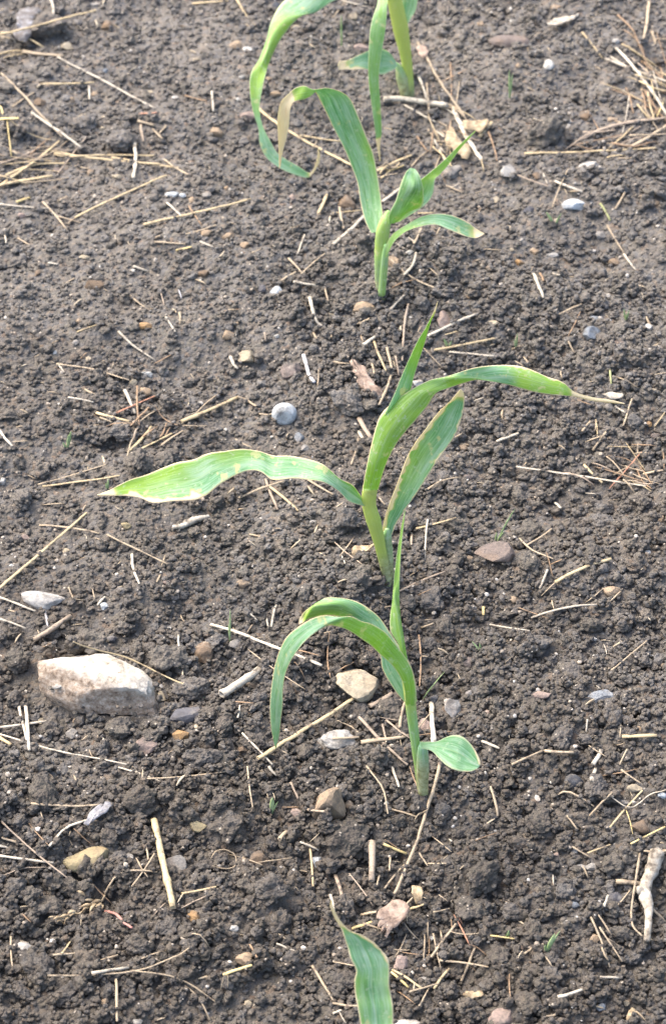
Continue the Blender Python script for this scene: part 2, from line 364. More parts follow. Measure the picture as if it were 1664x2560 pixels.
# ------------------------------------------------------------------ ground sheet (fine where seen, coarser far out)
def graded(lo, hi, step, far):
    c = list(np.arange(lo, hi + step / 2, step)); s = step; x = c[-1]; up = []
    while x < far: s *= 1.35; x += s; up.append(x)
    s = step; x = c[0]; dn = []
    while x > -far: s *= 1.35; x -= s; dn.append(x)
    return np.array(dn[::-1] + c + up)
gx = graded(-0.33, 0.33, 0.0017, 60); gy = graded(0.55, 1.72, 0.0019, 60)
GX, GY = np.meshgrid(gx, gy); GZ = base_h(GX, GY)
gv = np.stack([GX.ravel(), GY.ravel(), GZ.ravel()], 1)
nx, ny = len(gx), len(gy)
idx = np.arange(nx * ny).reshape(ny, nx)
quads = np.stack([idx[:-1, :-1], idx[:-1, 1:], idx[1:, 1:], idx[1:, :-1]], -1).reshape(-1, 4)
gm = bpy.data.meshes.new('ground')
gm.vertices.add(len(gv)); gm.vertices.foreach_set('co', gv.ravel())
gm.loops.add(quads.size); gm.loops.foreach_set('vertex_index', quads.ravel())
gm.polygons.add(len(quads)); gm.polygons.foreach_set('loop_start', np.arange(len(quads)) * 4)
gm.polygons.foreach_set('use_smooth', np.ones(len(quads), bool))
gm.materials.append(M_SOIL); gm.update(); gm.validate()
ground = bpy.data.objects.new('ground', gm); C.objects.link(ground)
ground['kind'] = 'structure'; ground['label'] = 'dark brown crumbly tilled field soil'

# running surface map (1 mm) of whatever already lies on the ground
HX0, HY0, HS = -0.46, 0.44, 0.001
hnx, hny = 921, 1481
_x, _y = np.meshgrid(HX0 + np.arange(hnx) * HS, HY0 + np.arange(hny) * HS)
HM = base_h(_x, _y); BLOCK = np.zeros(HM.shape, bool)
def hm(x, y):
    i = int(round((x - HX0) / HS)); j = int(round((y - HY0) / HS))
    if 0 <= i < hnx and 0 <= j < hny: return float(HM[j, i])
    return float(base_h(np.array([x]), np.array([y]))[0])
def hm_mean(x, y, r):
    i = int(round((x - HX0) / HS)); j = int(round((y - HY0) / HS)); k = max(1, int(r / HS))
    a = HM[max(0, j - k):j + k + 1, max(0, i - k):i + k + 1]
    return float(a.mean()) if a.size else 0.0
def stamp(x, y, rx, ry, rot, zc, rz, block=False):
    R = max(rx, ry); i0 = int((x - R - HX0) / HS); i1 = int((x + R - HX0) / HS) + 2; j0 = int((y - R - HY0) / HS); j1 = int((y + R - HY0) / HS) + 2
    i0, j0 = max(0, i0), max(0, j0); i1, j1 = min(hnx, i1), min(hny, j1)
    if i1 <= i0 or j1 <= j0: return
    X = HX0 + np.arange(i0, i1) * HS - x; Y = (HY0 + np.arange(j0, j1) * HS - y)[:, None]
    c, s = math.cos(rot), math.sin(rot)
    q = 1 - ((X * c + Y * s) / rx) ** 2 - ((-X * s + Y * c) / ry) ** 2
    z = np.where(q > 0, zc + rz * np.sqrt(np.maximum(q, 0)), -1)
    sub = HM[j0:j1, i0:i1]; np.maximum(sub, z, out=sub)
    if block: BLOCK[j0:j1, i0:i1] |= q > 0.12
def ground_at(px, py):
    z = 0.0
    for _ in range(5):
        x, y = on_plane(px, py, z); z = hm_mean(x, y, 0.002)
    return x, y, z

LAND = []      # landmarks for labels: (x, y, phrase)
def landmark(px, py, phrase):
    x, y, z = ground_at(px, py); LAND.append((x, y, phrase))
AUTO = {}      # look-alikes are told apart by how near they lie to a landmark
def auto_label(o, desc, x, y):
    d, ph = min(((x - a) ** 2 + (y - b_) ** 2, p_) for a, b_, p_ in LAND)
    AUTO.setdefault((desc, ph), []).append((d, o)); o['label'] = desc + ' near ' + ph
def near(x, y):
    d, p = min(((x - a) ** 2 + ((y - b_)) ** 2, ph) for a, b_, ph in LAND)
    return p

# ------------------------------------------------------------------ stones
def ico(sub):
    bm = bmesh.new(); bmesh.ops.create_icosphere(bm, subdivisions=sub, radius=1)
    v = np.array([x.co[:] for x in bm.verts]); f = [tuple(q.index for q in p.verts) for p in bm.faces]; bm.free(); return v, f
ICO = {k: ico(k) for k in (1, 2, 3, 4, 5)}
def rock_verts(sub, seed, facets=7, rough=0.10, cut=0.72):
    v, f = ICO[sub]; v = v.copy(); rs = np.random.RandomState(seed)
    for _ in range(facets):
        n = rs.randn(3); n /= np.linalg.norm(n); d = cut - 0.16 + 0.28 * rs.rand()
        s = v @ n; v -= np.outer(np.maximum(s - d, 0) * 0.97, n)
    o = Vector(rs.rand(3) * 50); rough *= 1.5
    for i in range(len(v)):
        p = Vector(v[i]); v[i] *= 1 + rough * mnoise.noise(p * 1.7 + o) + rough * 0.5 * mnoise.noise(p * 4.5 + o) + rough * 0.25 * mnoise.noise(p * 11 + o)
    return v, f
def clod_verts(sub, seed, lump=0.24):
    v, f = ICO[sub]; v = v.copy(); rs = np.random.RandomState(seed); o = Vector(rs.rand(3) * 60)
    el = np.array([1, 0.8 + 0.3 * rs.rand(), 0.65 + 0.25 * rs.rand()])
    for i in range(len(v)):
        p = Vector(v[i])
        a = mnoise.noise(p * 1.1 + o) * 0.42 + mnoise.noise(p * 2.3 + o) * 0.22
        d = mnoise.voronoi(p * 2.1 + o)[0][0]; d2 = mnoise.voronoi(p * 4.6 + o)[0][0]; d3 = mnoise.voronoi(p * 9.5 + o)[0][0]
        k = 1 + a + lump * (0.38 - d) + lump * 0.55 * (0.38 - d2)
        if sub >= 3: k += lump * 0.42 * (0.38 - d3) + 0.04 * mnoise.noise(p * 13 + o)
        if sub >= 5: k += lump * 0.26 * (0.38 - mnoise.voronoi(p * 19 + o)[0][0]) + 0.025 * mnoise.noise(p * 34 + o)
        v[i] *= k
    return v * el, f

TINT = {'white': (0.70, 0.68, 0.62), 'cream': (0.52, 0.44, 0.31), 'tan': (0.44, 0.33, 0.22), 'orange': (0.42, 0.26, 0.12), 'brown': (0.23, 0.165, 0.11),
        'pinkish': (0.42, 0.32, 0.27), 'grey': (0.33, 0.31, 0.28), 'pale grey': (0.52, 0.50, 0.46), 'blue-grey': (0.27, 0.30, 0.33), 'slate': (0.13, 0.13, 0.145),
        'reddish': (0.24, 0.195, 0.172), 'dark blue': (0.07, 0.08, 0.10), 'pale blue': (0.66, 0.71, 0.73), 'yellowish': (0.46, 0.38, 0.22)}
stone_n = [0]
def stone(k, x, y, wd, hd, tint, label=None, rot=0.0, flat=0.62, seed=None, facets=10, rough=0.06, material=None, sub=4, sink=0.38, aspect=None, photo=None, cut=0.72):
    stone_n[0] += 1; seed = seed if seed is not None else 100 + stone_n[0] * 7
    px, py = photo if photo else T(k, x, y)
    W, H = (wd * TS, hd * TS)
    gx_, gy_, gz = ground_at(px, py + H * 0.12); s = px_size(px, py, gz)
    rx = W * s / 2
    # seen at 45 degrees: apparent height = depth*sin + height*cos
    rz = min(rx, H * s / 2 * 1.15) * flat * 1.15; ry = aspect * rx if aspect else max(rx * 0.45, min(rx * 1.5, (H * s / 2 - rz * 0.35) / 0.70))
    v, f = rock_verts(sub, seed, facets, rough, cut)
    v = v / np.array([abs(v[:, 0]).max(), abs(v[:, 1]).max(), abs(v[:, 2]).max()]) * np.array((rx, ry, rz))
    name = 'stone' if W > 36 else 'pebble'
    o = mesh_obj(name, v, f, material or M_STONE, crease=math.radians(24 if facets > 4 else 80))
    gz = hm_mean(gx_, gy_, min(rx, ry) * 0.8)
    zc = gz + rz * (1 - 2 * sink); o.location = (gx_, gy_, zc); o.rotation_euler = (0, 0, rot)
    j = 0.88 + 0.24 * rng.random(); o.color = (*[min(0.8, 0.74 * c * j) for c in TINT[tint]], 1)
    stamp(gx_, gy_, rx, ry, rot, zc, rz, True)
    o['label'] = label or ''; o['category'] = 'stone' if W > 36 else 'pebble'; o['group'] = 'stones and pebbles lying in the soil'
    o['_t'] = tint
    return o

STONES = [
 # tile, x, y, w, h, tint, label, opts
 (4, 845, 955, 178, 105, 'slate', 'dark slate-grey angular stone just below the end of the large white stone', dict(facets=9, cut=.62, sink=.25, rot=.25)),
 (4, 845, 1038, 88, 66, 'orange', 'small orange-tan stone tucked under the dark slate stone', dict(sink=.25)),
 (4, 675, 1092, 125, 92, 'pinkish', 'pinkish-grey tapered stone lying below the dark slate stone', dict(rot=.5, sink=.22)),
 (4, 205, 400, 225, 120, 'pale grey', 'half-buried grey and white speckled stone above the large white stone', dict(rot=-.3, rough=.06, sink=.45)),
 (4, 335, 1035, 62, 62, 'grey', 'round grey pebble below the rusty face of the large white stone', dict(sink=.3)),
 (4, 1500, 1075, 205, 140, 'pale grey', 'craggy pale speckled stone left of the thin seedling stem with straw across it', dict(rough=.22, sink=.3, photo=(838, 1855), facets=4)),
 (4, 940, 650, 100, 120, 'brown', 'brown cube-like stone among clods beside the cut stubble piece', dict(sink=.35)),
 (6, 1510, 190, 165, 180, 'tan', 'rounded olive-brown stone below the seedling with the paddle-shaped leaf', dict(photo=(823, 2017), flat=.95, sink=.18, rough=.05)),
 (6, 415, 420, 242, 125, 'yellowish', 'smooth yellowish-grey river stone left of the upright pale stubble', dict(rot=.25, rough=.05, facets=4, sink=.25)),
 (6, 598, 415, 52, 56, 'pale grey', 'small pale grey pebble right of the smooth river stone', {}),
 (6, 815, 440, 112, 105, 'grey', 'blocky grey stone half hidden behind the upright pale stubble', dict(facets=9, cut=.62)),
 (6, 925, 275, 92, 66, 'yellowish', 'small yellowish-green stone right of the upright pale stubble', {}),
 (6, 1375, 210, 70, 62, 'pinkish', 'small pinkish stone left of the rounded olive-brown stone', {}),
 (6, 905, 685, 72, 66, 'orange', 'small orange-brown stone at the foot of the upright pale stubble', {}),
 (6, 1140, 890, 96, 82, 'tan', 'tan and brown stone with a yellow straw below it', dict(sink=.3)),
 (6, 1475, 430, 52, 60, 'pale blue', None, {}), (6, 1532, 436, 44, 42, 'white', None, {}), (6, 115, 832, 104, 62, 'pale grey', None, {}),
 (6, 1205, 415, 92, 90, 'brown', None, dict(sink=.45)), (6, 125, 1072, 50, 36, 'tan', None, {}), (6, 490, 1080, 44, 44, 'tan', None, {}), (6, 1150, 1095, 44, 36, 'cream', None, {}),
 (6, 640, 1180, 60, 40, 'pale grey', None, {}), (6, 1085, 742, 50, 36, 'pale grey', None, {}), (6, 215, 35, 70, 46, 'tan', None, {}), (6, 400, 935, 46, 46, 'grey', None, {}),
 (6, 690, 305, 30, 34, 'pale grey', None, {}), (6, 690, 212, 26, 24, 'white', None, {}), (6, 775, 140, 40, 26, 'tan', None, {}), (6, 610, 680, 74, 46, 'slate', None, {}), (6, 655, 630, 26, 30, 'tan', None, {}),
 (7, 790, 1165, 152, 110, 'pinkish', 'broad pinkish-tan stone half buried right of the broad shrivel-tipped leaf', dict(sink=.4)),
 (7, 312, 910, 72, 74, 'pinkish', 'pale pinkish stone close to the broad shrivel-tipped leaf', dict(sink=.25)),
 (7, 345, 1192, 140, 56, 'white', 'smooth white stone against the broad shrivel-tipped leaf', dict(rough=.03, facets=2)),
 (7, 1110, 62, 104, 84, 'dark blue', 'dark blue-black stone right of the paddle-shaped leaf', dict(rough=.06)),
 (7, 1312, 600, 92, 62, 'slate', 'purple-grey stone left of the bleached twig', {}),
 (7, 1120, 632, 54, 40, 'blue-grey', None, {}), (7, 1212, 792, 54, 50, 'tan', None, {}), (7, 1395, 92, 84, 52, 'cream', None, {}), (7, 1428, 270, 100, 70, 'brown', None, {}),
 (7, 1315, 940, 62, 40, 'cream', None, {}), (7, 1245, 1112, 52, 42, 'blue-grey', None, {}), (7, 1362, 1090, 30, 34, 'cream', None, {}), (7, 75, 165, 46, 40, 'brown', None, {}),
 (7, 70, 140, 30, 40, 'orange', None, {}), (7, 460, 790, 34, 24, 'white', None, {}), (7, 345, 815, 56, 40, 'pale grey', None, {}), (7, 1470, 800, 40, 30, 'cream', None, {}), (7, 425, 985, 70, 34, 'pale grey', None, {}),
 (7, 1120, 388, 36, 26, 'blue-grey', None, {}), (7, 1330, 672, 40, 30, 'grey', None, {}), (7, 1035, 405, 30, 30, 'pinkish', None, {}), (7, 950, 135, 30, 46, 'white', None, {}), (7, 750, 292, 20, 20, 'white', None, {}), (7, 908, 518, 18, 18, 'white', None, {}),
 (7, 1200, 460, 60, 40, 'grey', None, {}), (7, 1145, 465, 60, 44, 'grey', None, {}), (7, 1525, 130, 50, 36, 'pale blue', None, {}), (7, 300, 770, 40, 36, 'brown', None, {}), (7, 1350, 160, 70, 34, 'grey', None, {}),
 (5, 775, 205, 245, 128, 'reddish', 'flat reddish-brown angular stone right of the seedling with outstretched leaves', dict(facets=12, cut=.56, rough=.03, sink=.3, flat=.75)),
 (5, 625, 215, 54, 46, 'tan', 'small tan stone left of the flat reddish-brown stone', {}),
 (5, 555, 900, 84, 118, 'pale grey', 'light grey upright stone right of the thin seedling stem', dict(facets=9, cut=.6, flat=.9)),
 (5, 632, 845, 44, 46, 'blue-grey', None, {}), (5, 625, 690, 42, 62, 'reddish', None, {}), (5, 595, 765, 32, 26, 'tan', None, {}),
 (5, 1237, 858, 185, 58, 'blue-grey', 'long slate blue-grey flake right of the thin seedling stem', dict(facets=6, sink=.42)),
 (5, 965, 848, 94, 48, 'pinkish', 'flat pinkish chip between the grey upright stone and slate flake', {}),
 (5, 1300, 366, 92, 66, 'tan', 'rounded tan stone with two straws sticking out of it', dict(sink=.25)),
 (5, 820, 1016, 46, 62, 'orange', None, {}), (5, 1420, 1005, 34, 34, 'tan', None, {}), (5, 710, 932, 44, 34, 'pinkish', None, {}),
 (5, 425, 990, 92, 90, 'pinkish', 'grey-pink stone behind the thin seedling stem', {}), (5, 1460, 186, 32, 30, 'pale grey', None, {}), (5, 1065, 415, 36, 40, 'reddish', None, {}), (5, 840, 408, 50, 40, 'tan', None, {}),
 (5, 465, 865, 70, 50, 'dark blue', None, {}), (5, 862, 720, 26, 24, 'white', None, {}), (5, 1535, 712, 30, 30, 'tan', None, {}), (5, 590, 668, 28, 30, 'grey', None, {}), (5, 1520, 25, 46, 56, 'tan', None, {}), (5, 1145, 158, 40, 34, 'grey', None, {}), (5, 130, 175, 90, 56, 'tan', None, {}),
 (5, 1215, 590, 24, 22, 'white', None, {}), (5, 622, 318, 22, 18, 'white', None, {}), (5, 800, 485, 28, 22, 'cream', None, {}),
 (2, 1322, 738, 118, 108, 'pale blue', 'smooth pale blue-white stone left of the seedling with outstretched leaves', dict(rough=.03, facets=2, flat=.8, sink=.28)),
 (2, 1385, 842, 58, 56, 'blue-grey', 'small grey pebble just below the smooth pale blue-white stone', dict(rough=.05)),
 (2, 1150, 472, 108, 78, 'cream', 'cream and tan stone with a dark hollow beside a curved white chip', dict(sink=.3)),
 (2, 1350, 540, 128, 112, 'reddish', 'mottled pink and white stone with a pale straw leaning on it', dict(rough=.12)),
 (2, 1280, 162, 62, 62, 'pale blue', 'small pale blue-grey pebble beside short crossed straws', {}), (2, 670, 325, 78, 42, 'orange', None, {}), (2, 682, 550, 58, 42, 'white', None, {}), (2, 620, 586, 42, 36, 'cream', None, {}), (2, 677, 630, 66, 62, 'tan', None, {}),
 (2, 1060, 366, 62, 52, 'tan', None, {}), (2, 440, 132, 92, 72, 'brown', None, {}), (2, 655, 972, 42, 38, 'cream', None, {}), (2, 360, 306, 42, 36, 'tan', None, {}), (2, 470, 582, 52, 50, 'tan', None, {}), (2, 1095, 316, 36, 30, 'tan', None, {}),
 (2, 175, 78, 34, 46, 'brown', None, {}), (2, 788, 658, 24, 22, 'white', None, {}), (2, 410, 476, 32, 32, 'cream', None, {}), (2, 255, 448, 22, 22, 'white', None, {}), (2, 935, 686, 34, 28, 'pale grey', None, {}), (2, 1220, 152, 50, 46, 'slate', None, {}), (2, 15, 1045, 36, 40, 'pale grey', None, {}), (2, 515, 662, 24, 24, 'reddish', None, {}), (2, 355, 402, 36, 34, 'grey', None, {}), (2, 275, 688, 28, 20, 'white', None, {}), (2, 190, 975, 34, 56, 'tan', None, {}), (2, 1515, 540, 36, 26, 'tan', None, {}), (2, 395, 5, 50, 30, 'cream', None, {}), (2, 1415, 895, 40, 36, 'grey', None, {}), (2, 432, 102, 34, 24, 'white', None, {}), (2, 200, 420, 36, 28, 'brown', None, {}), (2, 1285, 372, 26, 22, 'white', None, {}), (2, 950, 80, 60, 50, 'brown', None, {}),
 (3, 145, 248, 110, 88, 'tan', 'flat tan stone below the foot of the stem of the seedling with the withered tip', dict(sink=.4)),
 (3, 512, 290, 84, 122, 'pinkish', 'pale pinkish-white stone beside the upright leaf spear', dict(facets=8, cut=.6)),
 (3, 745, 315, 54, 48, 'cream', 'small cream pebble right of the upright leaf spear', {}), (3, 1192, 362, 122, 92, 'blue-grey', 'blue-grey slate stone lying alone in smooth soil', dict(facets=9, cut=.6, sink=.35)),
 (3, 1322, 408, 86, 32, 'slate', 'thin slate flake beside the blue-grey slate stone', {}), (3, 1300, 26, 64, 54, 'tan', None, {}), (3, 1460, 326, 46, 46, 'white', None, {}), (3, 600, 895, 54, 50, 'tan', None, {}), (3, 345, 935, 42, 42, 'pinkish', None, {}), (3, 1275, 185, 28, 28, 'white', None, {}), (3, 1450, 405, 30, 26, 'white', None, {}),
 (3, 625, 188, 40, 36, 'tan', None, {}), (3, 1005, 440, 26, 28, 'pale grey', None, {}), (3, 1215, 290, 90, 34, 'blue-grey', None, {}), (3, 1075, 316, 46, 22, 'white', None, {}), (3, 865, 30, 50, 36, 'orange', None, {}), (3, 1350, 72, 30, 26, 'tan', None, {}), (3, 1465, 790, 36, 34, 'orange', None, {}), (3, 1500, 835, 56, 44, 'reddish', None, {}), (3, 280, 25, 70, 70, 'tan', None, {}), (3, 390, 590, 60, 40, 'white', None, {}), (3, 1285, 705, 50, 50, 'grey', None, {}), (3, 575, 490, 26, 22, 'tan', None, {}), (3, 735, 730, 26, 20, 'pale grey', None, {}), (3, 620, 1030, 50, 36, 'reddish', None, {}), (3, 785, 1080, 26, 20, 'tan', None, {}), (3, 935, 645, 50, 18, 'tan', None, {}),
 (1, 1000, 297, 52, 66, 'white', 'bright white oval pebble on the bare soil right of the hanging-leaf seedling', dict(rough=.03, facets=1)), (1, 1117, 952, 118, 66, 'pale blue', 'smooth pale blue stone above the small sprout', dict(rough=.05, facets=4)),
 (1, 812, 792, 74, 92, 'pale grey', 'light grey angular stone with a thin straw against it', dict(facets=8, cut=.6)), (1, 560, 795, 105, 86, 'grey', None, {}), (1, 1185, 770, 122, 60, 'pale grey', None, dict(rough=.2)), (1, 65, 942, 96, 94, 'brown', 'brown stone left of the stem of the seedling with the withered tip', {}),
 (1, 755, 927, 44, 46, 'cream', None, {}), (1, 1237, 1092, 62, 44, 'grey', None, {}), (1, 1165, 535, 54, 84, 'brown', None, {}), (1, 820, 192, 200, 70, 'reddish', 'flat pinkish-grey slab level with the soil', dict(sink=.45, facets=8)), (1, 1435, 917, 38, 38, 'tan', None, {}), (1, 935, 1167, 44, 44, 'tan', None, {}), (1, 725, 1150, 38, 28, 'white', None, {}),
 (1, 130, 220, 84, 52, 'pinkish', None, {}), (1, 1520, 780, 36, 26, 'pale grey', None, {}), (1, 1490, 940, 50, 44, 'tan', None, {}), (1, 590, 938, 34, 24, 'white', None, {}), (1, 95, 80, 50, 46, 'cream', None, {}), (1, 540, 45, 40, 50, 'tan', None, {}), (1, 680, 25, 36, 24, 'white', None, {}), (1, 685, 110, 36, 34, 'tan', None, {}), (1, 832, 100, 30, 22, 'white', None, {}), (1, 1032, 35, 50, 50, 'tan', None, {}), (1, 860, 305, 26, 26, 'tan', None, {}), (1, 1312, 195, 40, 36, 'pale grey', None, {}), (1, 160, 1128, 32, 26, 'white', None, {}), (1, 355, 1172, 40, 26, 'white', None, {}), (1, 1095, 565, 26, 26, 'pale grey', None, {}), (1, 945, 815, 40, 50, 'brown', None, {}), (1, 910, 975, 60, 40, 'slate', None, {}), (1, 830, 1160, 26, 22, 'cream', None, {}), (1, 1020, 1185, 60, 24, 'pale grey', None, {}), (1, 1300, 555, 50, 30, 'tan', None, {}),
 (0, 495, 112, 54, 68, 'brown', 'small brown stone beyond the golden straw end', {}), (0, 315, 217, 62, 50, 'cream', None, {}), (0, 1095, 207, 58, 52, 'tan', None, {}), (0, 1153, 232, 50, 34, 'white', None, {}), (0, 1125, 356, 38, 36, 'white', None, {}), (0, 1155, 532, 84, 62, 'pinkish', 'pale pinkish stone touching the bend of the looping leaf', {}),
 (0, 1275, 437, 64, 36, 'tan', None, {}), (0, 1010, 612, 64, 62, 'tan', None, {}), (0, 802, 906, 72, 42, 'pale blue', None, {}), (0, 330, 466, 42, 40, 'tan', None, {}), (0, 690, 427, 46, 26, 'cream', None, {}), (0, 960, 905, 52, 42, 'grey', None, {}), (0, 890, 925, 34, 46, 'tan', None, {}), (0, 1355, 917, 38, 60, 'pinkish', None, {}), (0, 100, 1002, 44, 36, 'pinkish', None, {}), (0, 127, 1036, 48, 38, 'grey', None, {}), (0, 1380, 132, 58, 52, 'cream', None, {}), (0, 187, 476, 62, 50, 'brown', None, {}), (0, 1285, 27, 56, 60, 'dark blue', None, {}), (0, 640, 995, 44, 30, 'pale grey', None, {}), (0, 850, 910, 40, 30, 'pale blue', None, {}), (0, 420, 800, 34, 40, 'tan', None, {}), (0, 1105, 462, 20, 22, 'white', None, {}), (0, 815, 455, 34, 22, 'pale grey', None, {}), (0, 910, 275, 40, 24, 'cream', None, {}), (0, 445, 440, 40, 36, 'tan', None, {}), (0, 480, 597, 34, 30, 'cream', None, {}), (0, 1460, 885, 36, 30, 'grey', None, {}), (0, 1055, 875, 30, 30, 'tan', None, {}), (0, 1060, 1100, 60, 44, 'tan', None, {}), (0, 960, 1085, 56, 40, 'tan', None, {}), (0, 440, 18, 60, 30, 'pale grey', None, {}), (0, 1140, 1140, 50, 40, 'tan', None, {}), (0, 270, 790, 60, 36, 'reddish', None, {}), (0, 1245, 365, 30, 32, 'tan', None, {}), (0, 490, 325, 30, 34, 'blue-grey', None, {}), (0, 545, 820, 50, 30, 'cream', None, {}), (0, 950, 845, 26, 40, 'grey', None, {}),
 (4, 785, 542, 24, 22, 'white', None, {}), (4, 308, 180, 36, 34, 'cream', None, {}), (4, 587, 60, 54, 42, 'yellowish', None, {}), (4, 1125, 333, 70, 44, 'tan', 'small flat tan-orange stone on crusted soil above the cut stubble piece', {}), (4, 1310, 348, 46, 42, 'grey', None, {}), (4, 487, 437, 46, 44, 'pale blue', None, {}), (4, 275, 910, 50, 26, 'white', None, {}), (4, 355, 972, 34, 28, 'tan', None, {}), (4, 188, 966, 36, 40, 'cream', None, {}), (4, 20, 836, 36, 24, 'white', None, {}), (4, 132, 1136, 44, 30, 'tan', None, {}), (4, 522, 590, 50, 50, 'slate', None, {}), (4, 1090, 610, 60, 56, 'grey', None, {}), (4, 775, 327, 36, 20, 'pinkish', None, {}), (4, 800, 845, 36, 40, 'cream', None, {}), (4, 750, 855, 50, 80, 'cream', 'small cream chip against the end of the large white stone', {}), (4, 55, 248, 22, 16, 'white', None, {}), (4, 115, 115, 60, 40, 'pinkish', None, {}), (4, 255, 642, 26, 18, 'white', None, {}), (4, 1130, 1105, 50, 40, 'brown', None, {}), (4, 915, 1000, 28, 30, 'cream', None, {}), (4, 1450, 45, 40, 34, 'pale grey', None, {}), (4, 1270, 1165, 36, 34, 'tan', None, {}),
]
# the large white stone: long, sloping towards the viewer on its right end
big = stone(4, 432, 805, 690, 290, 'white', 'large oblong stone with white top and rusty brown speckled front', rot=-0.42, flat=.80, seed=3, facets=5, rough=.06, material=M_WHITE, sub=5, sink=.29, aspect=0.47, cut=.78)
big['category'] = 'stone'; del big['group']
flatst = stone(5, 0, 0, 212, 235, 'cream', 'pale cream flat stone with dark pits behind the thin seedling stem', photo=(889, 1716), sink=.25, facets=7, sub=4, rough=.07, aspect=1.0, flat=.6)
stones = [stone(k, x, y, a, b_, t, lb, **op) for k, x, y, a, b_, t, lb, op in STONES] + [flatst]
def LT(k, x, y, ph): landmark(*T(k, x, y), ph)
landmark(1047, 1965, 'the paddle-leaved seedling'); landmark(963, 1425, 'the seedling with outstretched leaves')
landmark(947, 735, 'the seedling with withered tan tip'); landmark(1016, 235, 'the seedling with hanging leaf')
landmark(950, 2500, 'the broad shrivel-tipped leaf')
LT(4, 440, 800, 'the large white stone'); LT(6, 415, 420, 'the smooth river stone'); LT(6, 770, 500, 'the upright pale stubble'); LT(4, 1120, 800, 'the cut stubble piece')
LT(5, 775, 205, 'the flat reddish-brown stone'); LT(7, 1460, 620, 'the bleached twig'); LT(7, 280, 690, 'the jagged dead leaf'); LT(2, 1322, 738, 'the smooth pale blue-white stone')
LT(3, 1192, 362, 'the blue-grey slate stone'); LT(1, 1115, 950, 'the smooth pale blue stone'); LT(0, 230, 130, 'the mouldy clod'); LT(1, 1450, 420, 'the tangle of pale stubble')
LT(4, 205, 400, 'the half-buried speckled stone'); LT(2, 600, 830, 'the broken hollow with straw round it'); LT(5, 1237, 858, 'the slate flake'); LT(7, 690, 510, 'the largest soil clod')
LT(0, 500, 760, 'the bundle of golden straws'); LT(2, 250, 300, 'the smooth crusted soil'); LT(5, 1300, 366, 'the tan stone with two straws'); LT(6, 600, 970, 'the curved grass stalks'); LT(3, 1300, 1030, 'the fallen grass seed stalk'); LT(6, 1140, 890, 'the tan and brown stone')
for o in stones:
    t = o['_t']; del o['_t']
    if not o['label']: auto_label(o, f"{'small ' if o['category'] == 'pebble' else ''}{t} {o['category']}", o.location.x, o.location.y)
del big['_t']

